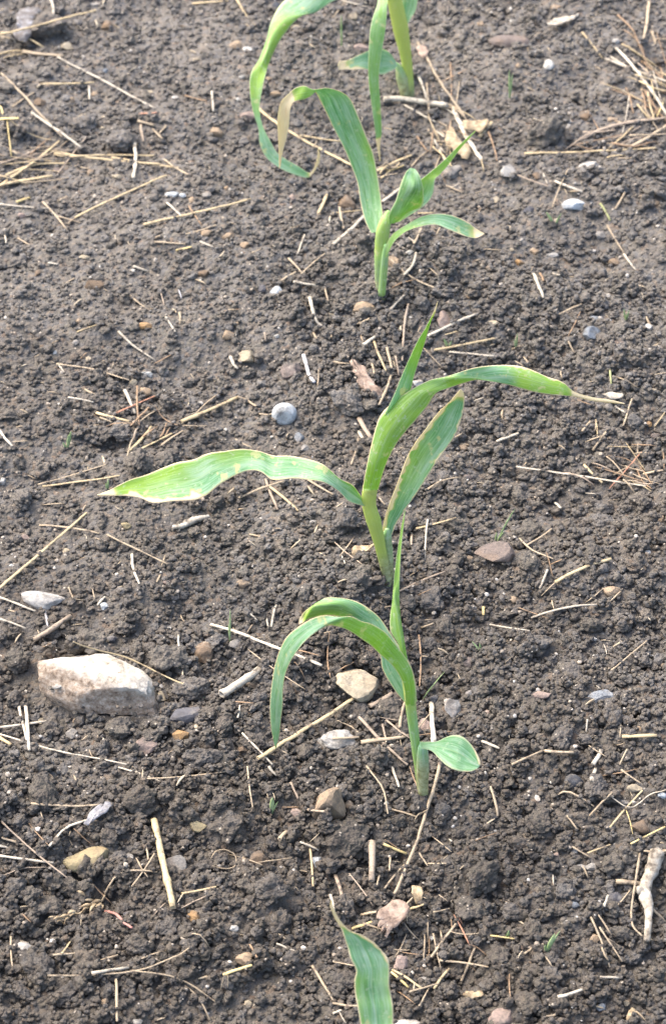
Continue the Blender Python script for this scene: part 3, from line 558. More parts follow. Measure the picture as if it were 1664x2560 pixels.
# ------------------------------------------------------------------ soil clods, each its own object
CLOD_ME = []
for k in range(10):
    v, f = clod_verts(5, 900 + k, .30); me = bpy.data.meshes.new('soil_clod'); me.from_pydata([tuple(q) for q in v], [], f); me.materials.append(M_CLOD)
    me.polygons.foreach_set('use_smooth', np.ones(len(f), bool)); CLOD_ME.append(me)
CLODS = [(7, 690, 510, 240, 180), (7, 645, 665, 150, 140), (7, 75, 320, 210, 195), (7, 1215, 110, 170, 110), (7, 955, 255, 130, 100), (7, 1290, 450, 130, 120), (7, 830, 670, 90, 80), (7, 930, 760, 120, 90), (7, 770, 870, 110, 120), (7, 1000, 960, 100, 130), (7, 910, 1090, 150, 120), (7, 400, 170, 120, 90), (7, 510, 210, 90, 80), (7, 300, 260, 100, 60), (7, 40, 980, 110, 130), (7, 200, 800, 140, 110), (7, 1080, 580, 100, 90), (7, 1010, 890, 90, 80), (7, 630, 300, 90, 70), (7, 350, 310, 70, 60), (7, 1330, 770, 130, 100), (7, 1180, 850, 110, 90), (7, 560, 950, 110, 90), (7, 860, 360, 130, 90), (7, 1140, 250, 90, 70),
 (6, 180, 930, 200, 150), (6, 400, 905, 130, 130), (6, 650, 830, 150, 110), (6, 240, 650, 110, 100), (6, 345, 630, 80, 90), (6, 70, 560, 160, 150), (6, 1060, 260, 160, 140), (6, 650, 180, 200, 80), (6, 200, 140, 220, 90), (6, 1260, 570, 160, 100), (6, 220, 740, 100, 70), (6, 1020, 165, 100, 80), (6, 330, 560, 150, 80), (6, 1290, 720, 150, 110), (6, 140, 610, 100, 90), (6, 940, 460, 110, 90), (6, 790, 740, 100, 90), (6, 510, 320, 110, 80), (6, 90, 250, 100, 80), (6, 480, 740, 110, 80), (6, 100, 1040, 110, 80), (6, 320, 1060, 120, 90), (6, 880, 220, 110, 80), (6, 550, 420, 90, 80),
 (4, 410, 625, 200, 110), (4, 580, 545, 110, 90), (4, 790, 690, 180, 150), (4, 900, 845, 190, 110), (4, 85, 700, 130, 130), (4, 560, 1010, 140, 110), (4, 950, 1160, 200, 90), (4, 1410, 1120, 110, 80), (4, 1190, 1070, 110, 100), (4, 240, 565, 120, 70), (4, 1420, 380, 100, 70), (4, 640, 640, 100, 80), (4, 1000, 600, 90, 80), (4, 1330, 850, 100, 80), (4, 1200, 880, 100, 80), (4, 240, 1020, 110, 80), (4, 480, 1110, 120, 80), (4, 1040, 1000, 110, 80), (4, 70, 870, 110, 80),
 (5, 120, 330, 170, 110), (5, 460, 410, 130, 120), (5, 345, 420, 100, 110), (5, 260, 930, 130, 110), (5, 130, 950, 130, 110), (5, 445, 620, 90, 90), (5, 900, 95, 120, 100), (5, 1250, 40, 100, 90), (5, 915, 245, 130, 80), (5, 1190, 530, 120, 90), (5, 1100, 770, 150, 130), (5, 1060, 1060, 160, 110), (5, 960, 600, 110, 80), (5, 560, 60, 130, 80), (5, 60, 60, 160, 110), (5, 180, 1130, 120, 80), (5, 60, 1150, 100, 80), (5, 730, 1130, 120, 80), (5, 1290, 960, 140, 100), (5, 520, 540, 130, 80), (5, 340, 60, 130, 100), (5, 880, 1080, 110, 80), (5, 1400, 250, 110, 80), (5, 1450, 480, 110, 80), (5, 1200, 190, 100, 80), (5, 570, 240, 110, 80),
 (0, 225, 130, 180, 125), (0, 90, 590, 130, 110), (0, 560, 625, 150, 120), (0, 400, 580, 120, 110), (0, 35, 410, 90, 70), (2, 570, 820, 130, 120), (2, 640, 970, 190, 100), (2, 480, 830, 90, 90), (2, 800, 930, 90, 70), (2, 110, 1130, 130, 90), (2, 760, 960, 110, 80),
 (3, 70, 690, 170, 130), (3, 1230, 90, 100, 70), (1, 985, 640, 210, 90), (1, 1530, 270, 70, 90), (3, 740, 900, 110, 70), (3, 1010, 1120, 110, 80), (3, 1430, 1150, 110, 80), (3, 1400, 780, 100, 70), (3, 860, 1130, 110, 80), (3, 1250, 1180, 110, 70)]
for k in range(110):                                   # more of the looser crumb lumps, mostly in the near soil
    t_ = random.choice((2, 3, 3, 4, 4, 5, 5, 5, 6, 6, 7, 7, 7)); s_ = random.uniform(48, 86)
    CLODS.append((t_, random.uniform(20, 1530), random.uniform(20, 1170), s_, s_ * 0.8))
SZ = lambda wpx: 'big' if wpx > 90 else ('large' if wpx > 68 else ('middling' if wpx > 50 else ('small' if wpx > 38 else 'very small')))
nclod = 0
for k, x, y, a, b_ in CLODS:
    px, py = T(k, x, y); gx_, gy_, gz = ground_at(px, py + b_ * TS * 0.1); s = px_size(px, py, gz)
    i = int((gx_ - HX0) / HS); j = int((gy_ - HY0) / HS)
    if BLOCK[j, i]: continue
    r = a * TS * s / 2; kk = nclod % 10; nclod += 1
    o = bpy.data.objects.new('soil_clod', CLOD_ME[kk]); C.objects.link(o)
    rz = r * random.uniform(0.62, 0.85); ry = max(0.7 * r, min(1.25 * r, (b_ * TS * s / 2 - rz * .3) / .7))
    gz = hm_mean(gx_, gy_, r * 0.7); z = gz + rz * 0.42
    o.location = (gx_, gy_, z); o.scale = (r, ry, rz); o.rotation_euler = (random.uniform(-.25, .25), random.uniform(-.25, .25), random.uniform(0, 6.28))
    o['tone'] = float(np.clip(0.5 + 0.22 * random.gauss(0, 1), 0.1, 0.9))
    stamp(gx_, gy_, r * 0.95, ry * 0.95, 0, z, rz * 0.85, True)
    if (k, x) == (7, 690): lb = 'largest crumbly brown soil clod standing proud of the bed'
    elif (k, x) == (0, 225): lb = 'dark brown soil clod with bluish-white mould at its side'
    else: lb = ''
    tag(o, lb, 'clod', 'soil clods lying on the bed')
    if not lb: auto_label(o, f"{SZ(a * TS)} crumbly {'greyish' if o['tone'] > .58 else ('blackish' if o['tone'] < .42 else 'brown')} soil clod", gx_, gy_)

# ------------------------------------------------------------------ crumbs, grit and chaff: far too many to count
PROTO = bpy.data.collections.new('crumb_shapes')        # never linked to the scene
def proto(nm, v, f, m, smooth=True):
    me = bpy.data.meshes.new(nm); me.from_pydata([tuple(q) for q in v], [], f); me.materials.append(m)
    if smooth: me.polygons.foreach_set('use_smooth', np.ones(len(f), bool))
    return bpy.data.objects.new(nm, me)
def scatter(name, label, protos, pts, rot, scl, pick, tone):
    col = bpy.data.collections.new(name + '_shapes')
    for k, p in enumerate(protos): p.name = f'{name}_shape_{k:02d}'; col.objects.link(p)
    me = bpy.data.meshes.new(name); me.vertices.add(len(pts)); me.vertices.foreach_set('co', np.asarray(pts, np.float32).ravel())
    for nm, ty, dat in (('rot', 'FLOAT_VECTOR', rot), ('scl', 'FLOAT_VECTOR', scl), ('pick', 'INT', pick), ('tone', 'FLOAT', tone)):
        a = me.attributes.new(nm, ty, 'POINT'); a.data.foreach_set('vector' if ty == 'FLOAT_VECTOR' else 'value', np.asarray(dat, np.int32 if ty == 'INT' else np.float32).ravel())
    o = bpy.data.objects.new(name, me); C.objects.link(o); o['kind'] = 'stuff'; o['label'] = label
    ng = bpy.data.node_groups.new(name, 'GeometryNodeTree')
    ng.interface.new_socket('Geometry', in_out='INPUT', socket_type='NodeSocketGeometry'); ng.interface.new_socket('Geometry', in_out='OUTPUT', socket_type='NodeSocketGeometry')
    n = ng.nodes; l = ng.links
    gi = n.new('NodeGroupInput'); go = n.new('NodeGroupOutput'); ip = n.new('GeometryNodeInstanceOnPoints'); ci = n.new('GeometryNodeCollectionInfo')
    ci.inputs['Collection'].default_value = col; ci.inputs['Separate Children'].default_value = True; ci.inputs['Reset Children'].default_value = True
    ip.inputs['Pick Instance'].default_value = True
    def na(nm, ty):
        q = n.new('GeometryNodeInputNamedAttribute'); q.data_type = ty; q.inputs['Name'].default_value = nm; return q.outputs['Attribute']
    l.new(gi.outputs[0], ip.inputs['Points']); l.new(ci.outputs[0], ip.inputs['Instance']); l.new(na('pick', 'INT'), ip.inputs['Instance Index'])
    er = n.new('FunctionNodeEulerToRotation'); l.new(na('rot', 'FLOAT_VECTOR'), er.inputs[0]); l.new(er.outputs[0], ip.inputs['Rotation'])
    l.new(na('scl', 'FLOAT_VECTOR'), ip.inputs['Scale']); l.new(ip.outputs[0], go.inputs[0])
    md = o.modifiers.new('scatter', 'NODES'); md.node_group = ng
    return o
AX0, AX1, AY0, AY1 = -0.36, 0.36, 0.52, 1.78
def crumbs(name, label, n, rmin, rmax, sub, bias, mtl, power=1.6, embed=0.25, do_stamp=True, tone_mu=0.5, shape='clod', np_=9, lump=0.34):
    x = rng.uniform(AX0, AX1, n); y = rng.uniform(AY0, AY1, n)
    dens = rough_at(x, y) * (0.55 + 0.9 * (fbm(x * 22, y * 22, 2, 91) + 0.5))
    keep = rng.random(n) < (1 - bias) + bias * np.clip(dens, 0, 1); x, y = x[keep], y[keep]; n = len(x)
    r = rmin + (rmax - rmin) * rng.random(n) ** power
    o_ = np.argsort(-r); x, y, r = x[o_], y[o_], r[o_]
    P = []; S = []; R = []
    for a, b_, q in zip(x, y, r):
        i = int((a - HX0) / HS); j = int((b_ - HY0) / HS)
        if BLOCK[j, i] and (q > 0.0022 or rng.random() < .995): continue
        k = max(1, int(q * 0.8 / HS)); z0 = float(HM[j - k:j + k + 1, i - k:i + k + 1].mean())
        rz = q * (0.62 + 0.25 * rng.random()); zc = z0 + rz * embed
        P.append((a, b_, zc)); S.append((q, q * (0.8 + .35 * rng.random()), rz)); 
        if do_stamp: stamp(a, b_, q * .95, q * .95, 0, zc, rz * .9)
    m_ = len(P)
    R = np.stack([rng.uniform(-.5, .5, m_), rng.uniform(-.5, .5, m_), rng.uniform(0, 6.28, m_)], 1)
    pr = [proto(name, *(clod_verts(sub, 300 + k + sub * 40, lump) if shape == 'clod' else rock_verts(sub, 300 + k, 6, .12)), mtl, shape == 'clod') for k in range(np_)]
    return scatter(name, label, pr, P, R, S, rng.integers(0, np_, m_), np.clip(tone_mu + 0.24 * rng.standard_normal(m_), 0, 1))
crumbs('coarse_crumbs', 'hazelnut-sized dark soil crumbs strewn over the bed', 4600, .0034, .0072, 4, 1.0, M_CRUMB, 2.2)
crumbs('soil_crumbs', 'pea-sized dark soil crumbs covering the bed', 38000, .0018, .0040, 3, .85, M_CRUMB, 1.5)
crumbs('fine_crumbs', 'fine dark soil granules between the crumbs', 125000, .0009, .0019, 2, .55, M_CRUMB, 1.3, embed=.3, np_=7)
crumbs('mineral_grit', 'pale sand grains and grit speckling the soil', 2600, .0006, .0017, 1, 0.0, M_GRIT, 2.4, embed=.45, shape='rock', do_stamp=False)

# ------------------------------------------------------------------ maize seedlings
ZN = {'A': (600, 0, 600 / 1547), 'B': (660, 190, 580 / 1547), 'C': (230, 1090, 700 / 1547), 'D': (860, 740, 720 / 1547), 'E': (650, 1280, 580 / 1547), 'F': (800, 2220, 300 / 1547)}
def zp(z, x, y): a, b_, s = ZN[z]; return a + x * s, b_ + y * s
class Plant:
    def __init__(self, base, label):
        self.x, self.y, z = ground_at(*base); self.z = z
        self.root = empty('maize_seedling', (self.x, self.y, z)); self.org = np.array((self.x, self.y, z))
        tag(self.root, label, 'seedling', 'maize seedlings growing in a row')
    def leaf(self, zone, st, yel=(.15, .1, .15), k=0.8, sag=0.10, sharp=0.0, edge=(0, 0), per=9, cols=21, thick=.00042, wave=0.0, label=None):
        """st: stations from collar to tip: (Lx, Ly, Rx, Ry, depth cm[, opts]); opts: m=(x, y, depth off), yel, dry, e=(left, right margin), k"""
        L = []; M = []; R = []; Yl = []; Dr = []; Ed = []
        for s in st:
            op = s[5] if len(s) > 5 else {}
            pl = zp(zone, s[0], s[1]); pr = zp(zone, s[2], s[3]); cy = (pl[1] + pr[1]) / 2
            Y = self.y + s[4] / 100; sc = Y / ray(pl[0], cy)[1] * TANV / 1280; kk = op.get('k', k)
            a = at_y(*pl, Y + kk * (cy - pl[1]) * sc + op.get('dl', 0) / 100); b_ = at_y(*pr, Y + kk * (cy - pr[1]) * sc + op.get('dr', 0) / 100)
            if 'm' in op: pm = zp(zone, op['m'][0], op['m'][1]); c = at_y(*pm, Y + kk * (cy - pm[1]) * sc + op['m'][2] / 100)
            else:
                wv = b_ - a; wd = np.linalg.norm(wv); c = (a + b_) / 2
                vd = c - np.array((0, 0, CAM_H)); vd /= np.linalg.norm(vd); c = c + vd * wd * op.get('sag', sag)
            L.append(a); M.append(c); R.append(b_); Yl.append(op.get('yel', yel)); Dr.append(op.get('dry', 0)); Ed.append(op.get('e', edge))
        n = (len(st) - 1) * per + 1
        L, M, R, Yl, Ed = (catmull(q, n) for q in (L, M, R, Yl, Ed)); 
        Dr = np.interp(np.linspace(0, len(st) - 1, n), np.arange(len(st)), Dr)
        ln = np.concatenate([[0], np.cumsum(np.linalg.norm(np.diff(M, axis=0), axis=1))])
        us = np.linspace(-1, 1, cols); P = np.zeros((n, cols, 3)); yl = np.zeros((n, cols)); dr = np.zeros((n, cols))
        for j, u in enumerate(us):
            q = (u * (u - 1) / 2, 1 - u * u, u * (u + 1) / 2); h = (max(-u, 0), 1 - abs(u), max(u, 0))
            wl, wm, wr = (sharp * a + (1 - sharp) * b_ for a, b_ in zip(h, q))
            P[:, j] = L * wl + M * wm + R * wr
            yl[:, j] = Yl[:, 0] * h[0] + Yl[:, 1] * h[1] + Yl[:, 2] * h[2]
            e = np.where(u < 0, Ed[:, 0], Ed[:, 1]); dist = 1 - abs(u)
            e = e * 1.7 * (0.30 + 1.5 * np.clip(vnoise(ln * 170 + 7 * (u > 0), ln * 0 + st[0][0], 3) + 0.5 + 0.6 * vnoise(ln * 520, ln * 0 + st[0][1] + 3 * (u > 0), 5), 0, 1)); dr[:, j] = np.maximum(Dr, np.clip(1.15 - dist / np.maximum(e, 1e-4), 0, 1) * (e > 0.005))
        if wave:
            amp = (np.abs(us) ** 3)[None, :] * wave * np.sin(ln[:, None] / 0.011 + 2 * (us > 0)[None, :]) * np.clip(ln / 0.02, 0, 1)[:, None]
            P[:, :, 1] -= amp * .6; P[:, :, 2] += amp * .6
        tu = np.gradient(P, axis=0); tv = np.gradient(P, axis=1); nr = np.cross(tu, tv); nr /= np.linalg.norm(nr, axis=2)[:, :, None] + 1e-12
        th = thick * (0.35 + 0.65 * (1 - np.abs(us) ** 2))[None, :, None] / 2
        top = P + nr * th; bot = P - nr * th
        V = np.concatenate([top.reshape(-1, 3), bot.reshape(-1, 3)]) - self.org; nb = n * cols; F = []
        for i in range(n - 1):
            for j in range(cols - 1):
                a = i * cols + j; F.append((a, a + cols, a + cols + 1, a + 1)); F.append((nb + a, nb + a + 1, nb + a + cols + 1, nb + a + cols))
            for j, fl in ((0, 1), (cols - 1, 0)):
                a = i * cols + j; q = (a, nb + a, nb + a + cols, a + cols); F.append(q[::-1] if not fl else q)
        for i, fl in ((0, 0), (n - 1, 1)):
            for j in range(cols - 1):
                a = i * cols + j; q = (a, nb + a, nb + a + 1, a + 1); F.append(q if fl == 0 else q[::-1])
        lu = np.tile(us, n); lv = np.repeat(ln * 10, cols)
        two = lambda q: np.concatenate([q.ravel(), q.ravel()])
        o = mesh_obj('leaf', V, F, M_LEAF, self.root, dict(yel=two(yl), dry=two(dr), lu=two(lu), lv=two(lv + self.y * 37 + st[0][0])))
        if label: o['label'] = label
        return o
    def stem(self, zone, st, name='stem', sides=16, flat=0.85):
        """st: (Lx, Ly, Rx, Ry, depth cm, yel, dirt) from the soil upwards"""
        P = []; r = []; A_ = []
        for s in st:
            pl = zp(zone, s[0], s[1]); pr = zp(zone, s[2], s[3]); Y = self.y + s[4] / 100
            a = at_y(*pl, Y); b_ = at_y(*pr, Y); P.append((a + b_) / 2); r.append(np.linalg.norm(a - b_) / 2); A_.append((s[5], s[6]))
        P = [P[0] + (P[0] - P[1]) / np.linalg.norm(P[0] - P[1]) * 0.02] + P; r = [r[0]] + r; A_ = [A_[0]] + A_
        n = (len(P) - 1) * 6 + 1; P = catmull(P, n); r = np.interp(np.linspace(0, len(r) - 1, n), np.arange(len(r)), r)
        A_ = np.stack([np.interp(np.linspace(0, len(A_) - 1, n), np.arange(len(A_)), [q[c] for q in A_]) for c in (0, 1)], 1)
        V, F, al, ar = tube(P, r, sides, flat, 'dome', .012, int(st[0][0]))
        i = np.clip(np.searchsorted(np.unique(np.round(al, 7)), np.round(al, 7)), 0, n - 1)
        return mesh_obj(name, np.array(V) - self.org, F, M_STEM, self.root, dict(yel=A_[i, 0], dry=A_[i, 1], lu=np.array(ar) * 2 - 1, lv=np.array(al) * 10))

# --- the one whose leaf hangs straight down
p5 = Plant(zp('A', 1085, 622), 'tallest seedling with one narrow leaf hanging straight down and one looping sideways')
p5.stem('A', [(1072, 625, 1125, 625, 0, .7, .9), (1055, 500, 1115, 500, .1, .85, .25), (1030, 360, 1103, 360, .2, .95, 0), (985, 190, 1085, 190, .3, 1, 0), (958, 60, 1058, 60, .4, 1, 0), (930, -80, 1020, -80, .5, .9, 0), (925, -180, 985, -180, .5, .8, 0)])
p5.stem('A', [(1030, 605, 1095, 600, -.1, .2, .9), (1004, 500, 1080, 500, -.05, .45, .6), (1000, 440, 1045, 435, 0, .4, .35), (1002, 408, 1014, 405, 0, .4, .2)], 'sheath')
p5.leaf('A', [(1005, 400, 1010, 432, -.4), (960, 338, 965, 462, -.8, dict(sag=.2)), (900, 312, 905, 480, -1.4, dict(sag=.2)), (820, 330, 822, 448, -2), (745, 362, 730, 450, -2.4, dict(e=(.05, .4))), (690, 388, 680, 447, -2.6, dict(dry=.55, e=(.1, .6))), (645, 392, 640, 450, -2.8, dict(dry=.9)), (630, 412, 632, 430, -2.9, dict(dry=1))], yel=(.1, 0, .1), wave=.0006)
p5.leaf('A', [(905, -170, 960, -150, 0), (890, -90, 965, -70, -2.2), (885, 20, 950, 0, -4.6, dict(yel=(.5, .6, .7))), (845, 145, 938, 180, -6.2), (829, 300, 910, 350, -7.2), (826, 500, 893, 500, -7.8), (850, 700, 906, 700, -8.3), (872, 860, 911, 850, -8.6, dict(dry=0)), (877, 910, 905, 900, -8.7, dict(dry=.75)), (885, 965, 900, 965, -8.8, dict(dry=.9)), (900, 1045, 904, 1040, -8.9, dict(dry=1))], yel=(.45, .5, .6), sag=-.06, k=.3, label='narrow leaf hanging straight down with a dry tip')
p5.leaf('A', [(900, -130, 940, -60, .2), (720, -150, 730, -30, 1.2), (480, -95, 600, 8, 1.6), (290, 0, 490, 78, .6, dict(m=(420, 62, -.4), yel=(.2, .1, .1))), (205, 130, 385, 110, -1, dict(m=(290, 118, -.6), yel=(.35, .6, .95))), (165, 270, 275, 235, -3, dict(m=(205, 225, -.5), yel=(.4, .75, 1))), (120, 385, 200, 375, -4.8, dict(m=(165, 350, -.4), yel=(.5, .8, 1))), (68, 480, 165, 480, -6.2, dict(yel=(.8, .95, .9))), (64, 600, 140, 590, -7.2, dict(yel=(.8, .8, .6), dry=.22)), (82, 710, 125, 700, -8, dict(yel=(.5, .5, .4))), (118, 830, 145, 810, -8.8, dict(yel=(.2, .2, .2))), (128, 930, 190, 900, -9.5, dict(yel=(0, 0, .1))), (170, 1015, 240, 985, -10), (250, 1080, 310, 1035, -10.4), (340, 1122, 380, 1075, -10.7), (430, 1145, 432, 1110, -10.9, dict(dry=.25)), (468, 1120, 462, 1105, -10.9, dict(dry=.8)), (505, 1060, 488, 1050, -10.9, dict(dry=1)), (515, 1000, 500, 985, -10.9, dict(dry=1)), (503, 955, 499, 957, -10.9, dict(dry=1))], yel=(.1, .05, .1), k=.5, sag=.08, sharp=.35, label='long looping leaf with a curled dry tip')
p5.leaf('A', [(1030, 185, 1062, 182, .3), (1048, 110, 1098, 122, .7), (1046, 40, 1132, 60, 1.1), (1050, -40, 1146, -30, 1.5), (1080, -130, 1150, -120, 2), (1110, -220, 1130, -215, 2.4)], yel=(.25, .05, .05), sag=.14)

# --- the one with the withered tan leaf tip
p4 = Plant(zp('B', 782, 1462), 'seedling with its tallest leaf bent over into a withered tan tip')
p4.stem('B', [(752, 1462, 806, 1458, 0, .4, .98), (738, 1360, 816, 1350, 0, .35, .55), (735, 1240, 816, 1240, 0, .5, .35), (736, 1140, 828, 1130, .1, .75, .1), (745, 1040, 838, 1030, .1, .7, 0), (772, 965, 848, 965, .2, .7, .1), (815, 900, 840, 900, .4, .6, 0)])
p4.stem('B', [(772, 1300, 822, 1300, -.35, .6, .2), (782, 1200, 830, 1195, -.4, .5, .1), (800, 1130, 826, 1120, -.4, .45, 0)], 'sheath')
p4.leaf('B', [(712, 1046, 775, 1035, .1), (672, 965, 792, 950, .8), (642, 845, 783, 860, 1.8), (620, 710, 768, 740, 2.8, dict(yel=(.35, .25, .6))), (580, 600, 748, 620, 3.4, dict(yel=(.3, .2, .8))), (530, 480, 728, 520, 3.9, dict(yel=(.3, .15, .9))), (455, 335, 680, 400, 4.4, dict(yel=(.25, .1, .6))), (400, 220, 625, 260, 4.7, dict(yel=(.1, 0, .2))), (360, 140, 560, 135, 4.8), (335, 100, 440, 82, 4.6), (320, 128, 330, 88, 4.3, dict(yel=(.8, .8, .6))), (265, 155, 268, 66, 4.0, dict(yel=(1, .9, .9), sag=-.1)), (215, 165, 205, 82, 3.8, dict(yel=(1, 1, .9), dry=.30)), (190, 182, 160, 122, 3.7, dict(dry=.85)), (172, 235, 110, 178, 3.6, dict(dry=1)), (168, 310, 89, 285, 3.5, dict(dry=1)), (150, 410, 93, 400, 3.5, dict(dry=1)), (124, 510, 97, 505, 3.5, dict(dry=1)), (108, 615, 101, 612, 3.5, dict(dry=1))], yel=(.25, .1, .35), k=.75, sag=.12, edge=(.035, .02), wave=.0005, label='tall bent-over leaf with a withered tan tip')
p4.leaf('B', [(830, 985, 880, 975, -.2), (832, 920, 960, 910, -.7, dict(m=(905, 915, -.3))), (880, 822, 1050, 868, -1.2, dict(m=(945, 820, -.5), yel=(.3, .35, .8))), (912, 712, 1060, 770, -1.4, dict(m=(995, 745, -.5), yel=(.2, .3, .75))), (945, 640, 1040, 675, -1.2, dict(yel=(.2, .3, .4))), (975, 612, 1008, 622, -.7, dict(yel=(.2, .3, .3)))], yel=(.4, .5, .8), sharp=.5, k=.5)
p4.leaf('B', [(850, 985, 905, 970, .1), (930, 830, 1060, 870, .6, dict(yel=(.4, .1, 0))), (1000, 730, 1122, 790, 1, dict(yel=(.8, .5, 0))), (1052, 684, 1138, 692, 1.3, dict(yel=(.95, .9, .6))), (1120, 630, 1172, 655, 1.6), (1200, 560, 1225, 596, 1.9), (1300, 460, 1310, 482, 2.3), (1406, 364, 1410, 368, 2.7)], yel=(.9, .9, .9), k=.4, sag=.1, edge=(0, 0))
p4.leaf('B', [(790, 1180, 812, 1215, -.5, dict(yel=(.6, .6, .6))), (850, 1062, 862, 1112, -1.1, dict(yel=(.7, .6, .5))), (955, 988, 940, 1040, -1.8, dict(yel=(.5, .5, .6))), (1055, 936, 1040, 1003, -2.3, dict(yel=(.15, .2, .6))), (1150, 920, 1140, 990, -2.7), (1250, 930, 1225, 1022, -3), (1345, 968, 1325, 1064, -3.2, dict(dry=.1, e=(.15, .1))), (1400, 1010, 1395, 1080, -3.3, dict(dry=.55)), (1440, 1035, 1432, 1072, -3.4, dict(dry=.9)), (1466, 1048, 1464, 1054, -3.4, dict(dry=1))], yel=(.15, .02, .1), sag=.13)

# --- the one with two outstretched leaves
p3 = Plant(zp('D', 235, 1482), 'seedling with two leaves stretched out wide to either side and tan leaf margins')
p3.stem('D', [(198, 1482, 246, 1478, 0, .9, .85), (163, 1345, 220, 1330, 0, .9, .15), (122, 1220, 192, 1190, 0, .9, .05), (98, 1130, 168, 1110, .1, .95, 0), (98, 1045, 178, 1035, .2, 1, .4), (118, 950, 196, 950, .5, 1, .05), (160, 860, 205, 860, .9, .9, 0), (190, 780, 210, 780, 1.2, .8, 0)])
p3.stem('D', [(228, 1480, 268, 1476, .2, .35, .85), (208, 1370, 262, 1370, .25, .3, .55), (206, 1285, 254, 1290, .3, .3, .45), (220, 1250, 245, 1252, .35, .3, .3)], 'sheath')
p3.leaf('C', [(1495, 350, 1515, 392, .1), (1440, 272, 1420, 362, -.3, dict(sag=.2)), (1370, 235, 1365, 308, -.4), (1285, 163, 1285, 258, -.2), (1215, 134, 1205, 243, .2, dict(yel=(.35, .1, .1))), (1100, 110, 1110, 233, .8, dict(yel=(.3, .02, 0))), (1005, 108, 1000, 242, 1.3, dict(yel=(.35, .02, 0))), (925, 84, 935, 199, 1.7), (830, 72, 870, 190, 2, dict(yel=(.85, .3, 0))), (725, 84, 795, 217, 2.2, dict(yel=(.9, .35, 0))), (640, 96, 705, 268, 2.3), (560, 130, 635, 325, 2.3, dict(e=(.03, .06))), (470, 146, 570, 352, 2.4, dict(e=(.03, .25), yel=(1, .5, 0))), (400, 172, 450, 360, 2.5, dict(e=(.03, .26), yel=(1, .6, .1))), (300, 214, 340, 370, 2.6, dict(e=(.04, .22), yel=(1, .8, .2))), (220, 238, 265, 342, 2.7, dict(e=(.04, .35), yel=(1, 1, .6))), (150, 270, 180, 331, 2.8, dict(e=(.1, .6), yel=(1, 1, .9))), (100, 297, 105, 331, 2.9, dict(dry=.9)), (28, 325, 30, 329, 3, dict(dry=1))], yel=(.6, .1, 0), k=.95, sag=.06, edge=(.05, .03), wave=.0007, label='left-reaching leaf with yellow-green edge and white dried margin')
p3.leaf('D', [(97, 1045, 183, 1040, -.25, dict(yel=(1, 1, 1), sag=-.3)), (122, 905, 224, 905, -.1, dict(sag=-.3)), (160, 740, 290, 780, .4, dict(sag=-.2)), (190, 650, 395, 655, .9), (240, 590, 448, 590, 1.4, dict(sag=-.2)), (330, 520, 495, 522, 1.7, dict(sag=-.15)), (450, 455, 560, 495, 2, dict(sag=-.05)), (545, 434, 640, 468, 2.1, dict(m=(575, 443, -.2), yel=(.6, .8, 1))), (640, 402, 712, 450, 2.1, dict(m=(655, 432, 0), yel=(.2, .25, .95))), (715, 382, 790, 459, 2, dict(m=(745, 432, .1), yel=(.15, .1, .5))), (820, 371, 880, 477, 1.9, dict(yel=(.1, 0, .1))), (925, 374, 960, 500, 1.7, dict(e=(.16, .03))), (1005, 396, 1030, 518, 1.5, dict(e=(.14, .05))), (1085, 432, 1110, 530, 1.3, dict(e=(.2, .05))), (1170, 462, 1180, 536, 1.1, dict(e=(.35, .06), dry=.1)), (1235, 515, 1238, 541, 1, dict(dry=.7)), (1330, 544, 1330, 563, .8, dict(dry=1)), (1420, 556, 1420, 573, .6, dict(dry=1)), (1503, 576, 1503, 581, .5, dict(dry=1))], yel=(.75, .85, .95), k=.6, sag=-.1, edge=(.03, .02), sharp=.15, wave=.0004, label='right-reaching twisted leaf with a thread-like dry tip')
p3.leaf('D', [(190, 700, 260, 690, .9), (232, 605, 352, 512, 1.5, dict(yel=(.2, .3, .5))), (272, 520, 372, 440, 1.9, dict(yel=(.15, .3, .6))), (312, 420, 398, 355, 2.3, dict(yel=(.3, .7, .9))), (352, 330, 428, 265, 2.6), (395, 240, 452, 180, 2.9), (432, 178, 470, 125, 3.1), (478, 88, 490, 84, 3.3, dict(dry=.6)), (499, 32, 503, 30, 3.4, dict(dry=1))], yel=(.9, 1, 1), k=1.1, sag=.05)
p3.leaf('D', [(205, 1285, 252, 1292, .3, dict(yel=(.2, .1, .1), dry=.15)), (212, 1215, 285, 1215, .6), (240, 1120, 340, 1130, .9, dict(e=(.3, .12))), (290, 990, 402, 1042, 1.3, dict(e=(.3, .08), yel=(.8, .3, 0))), (330, 880, 470, 932, 1.7, dict(e=(.16, .08), yel=(.9, .5, 0))), (372, 800, 540, 830, 2, dict(yel=(.8, .4, 0))), (432, 720, 598, 742, 2.3), (500, 630, 630, 655, 2.6), (560, 572, 645, 575, 2.8, dict(e=(.35, .12), dry=.15)), (600, 528, 642, 525, 2.9, dict(dry=.8)), (620, 504, 632, 504, 3, dict(dry=1))], yel=(.35, .1, 0), k=.9, sag=.09, edge=(.26, .12), wave=.0003, label='broad leaf with tan dried margins all round')

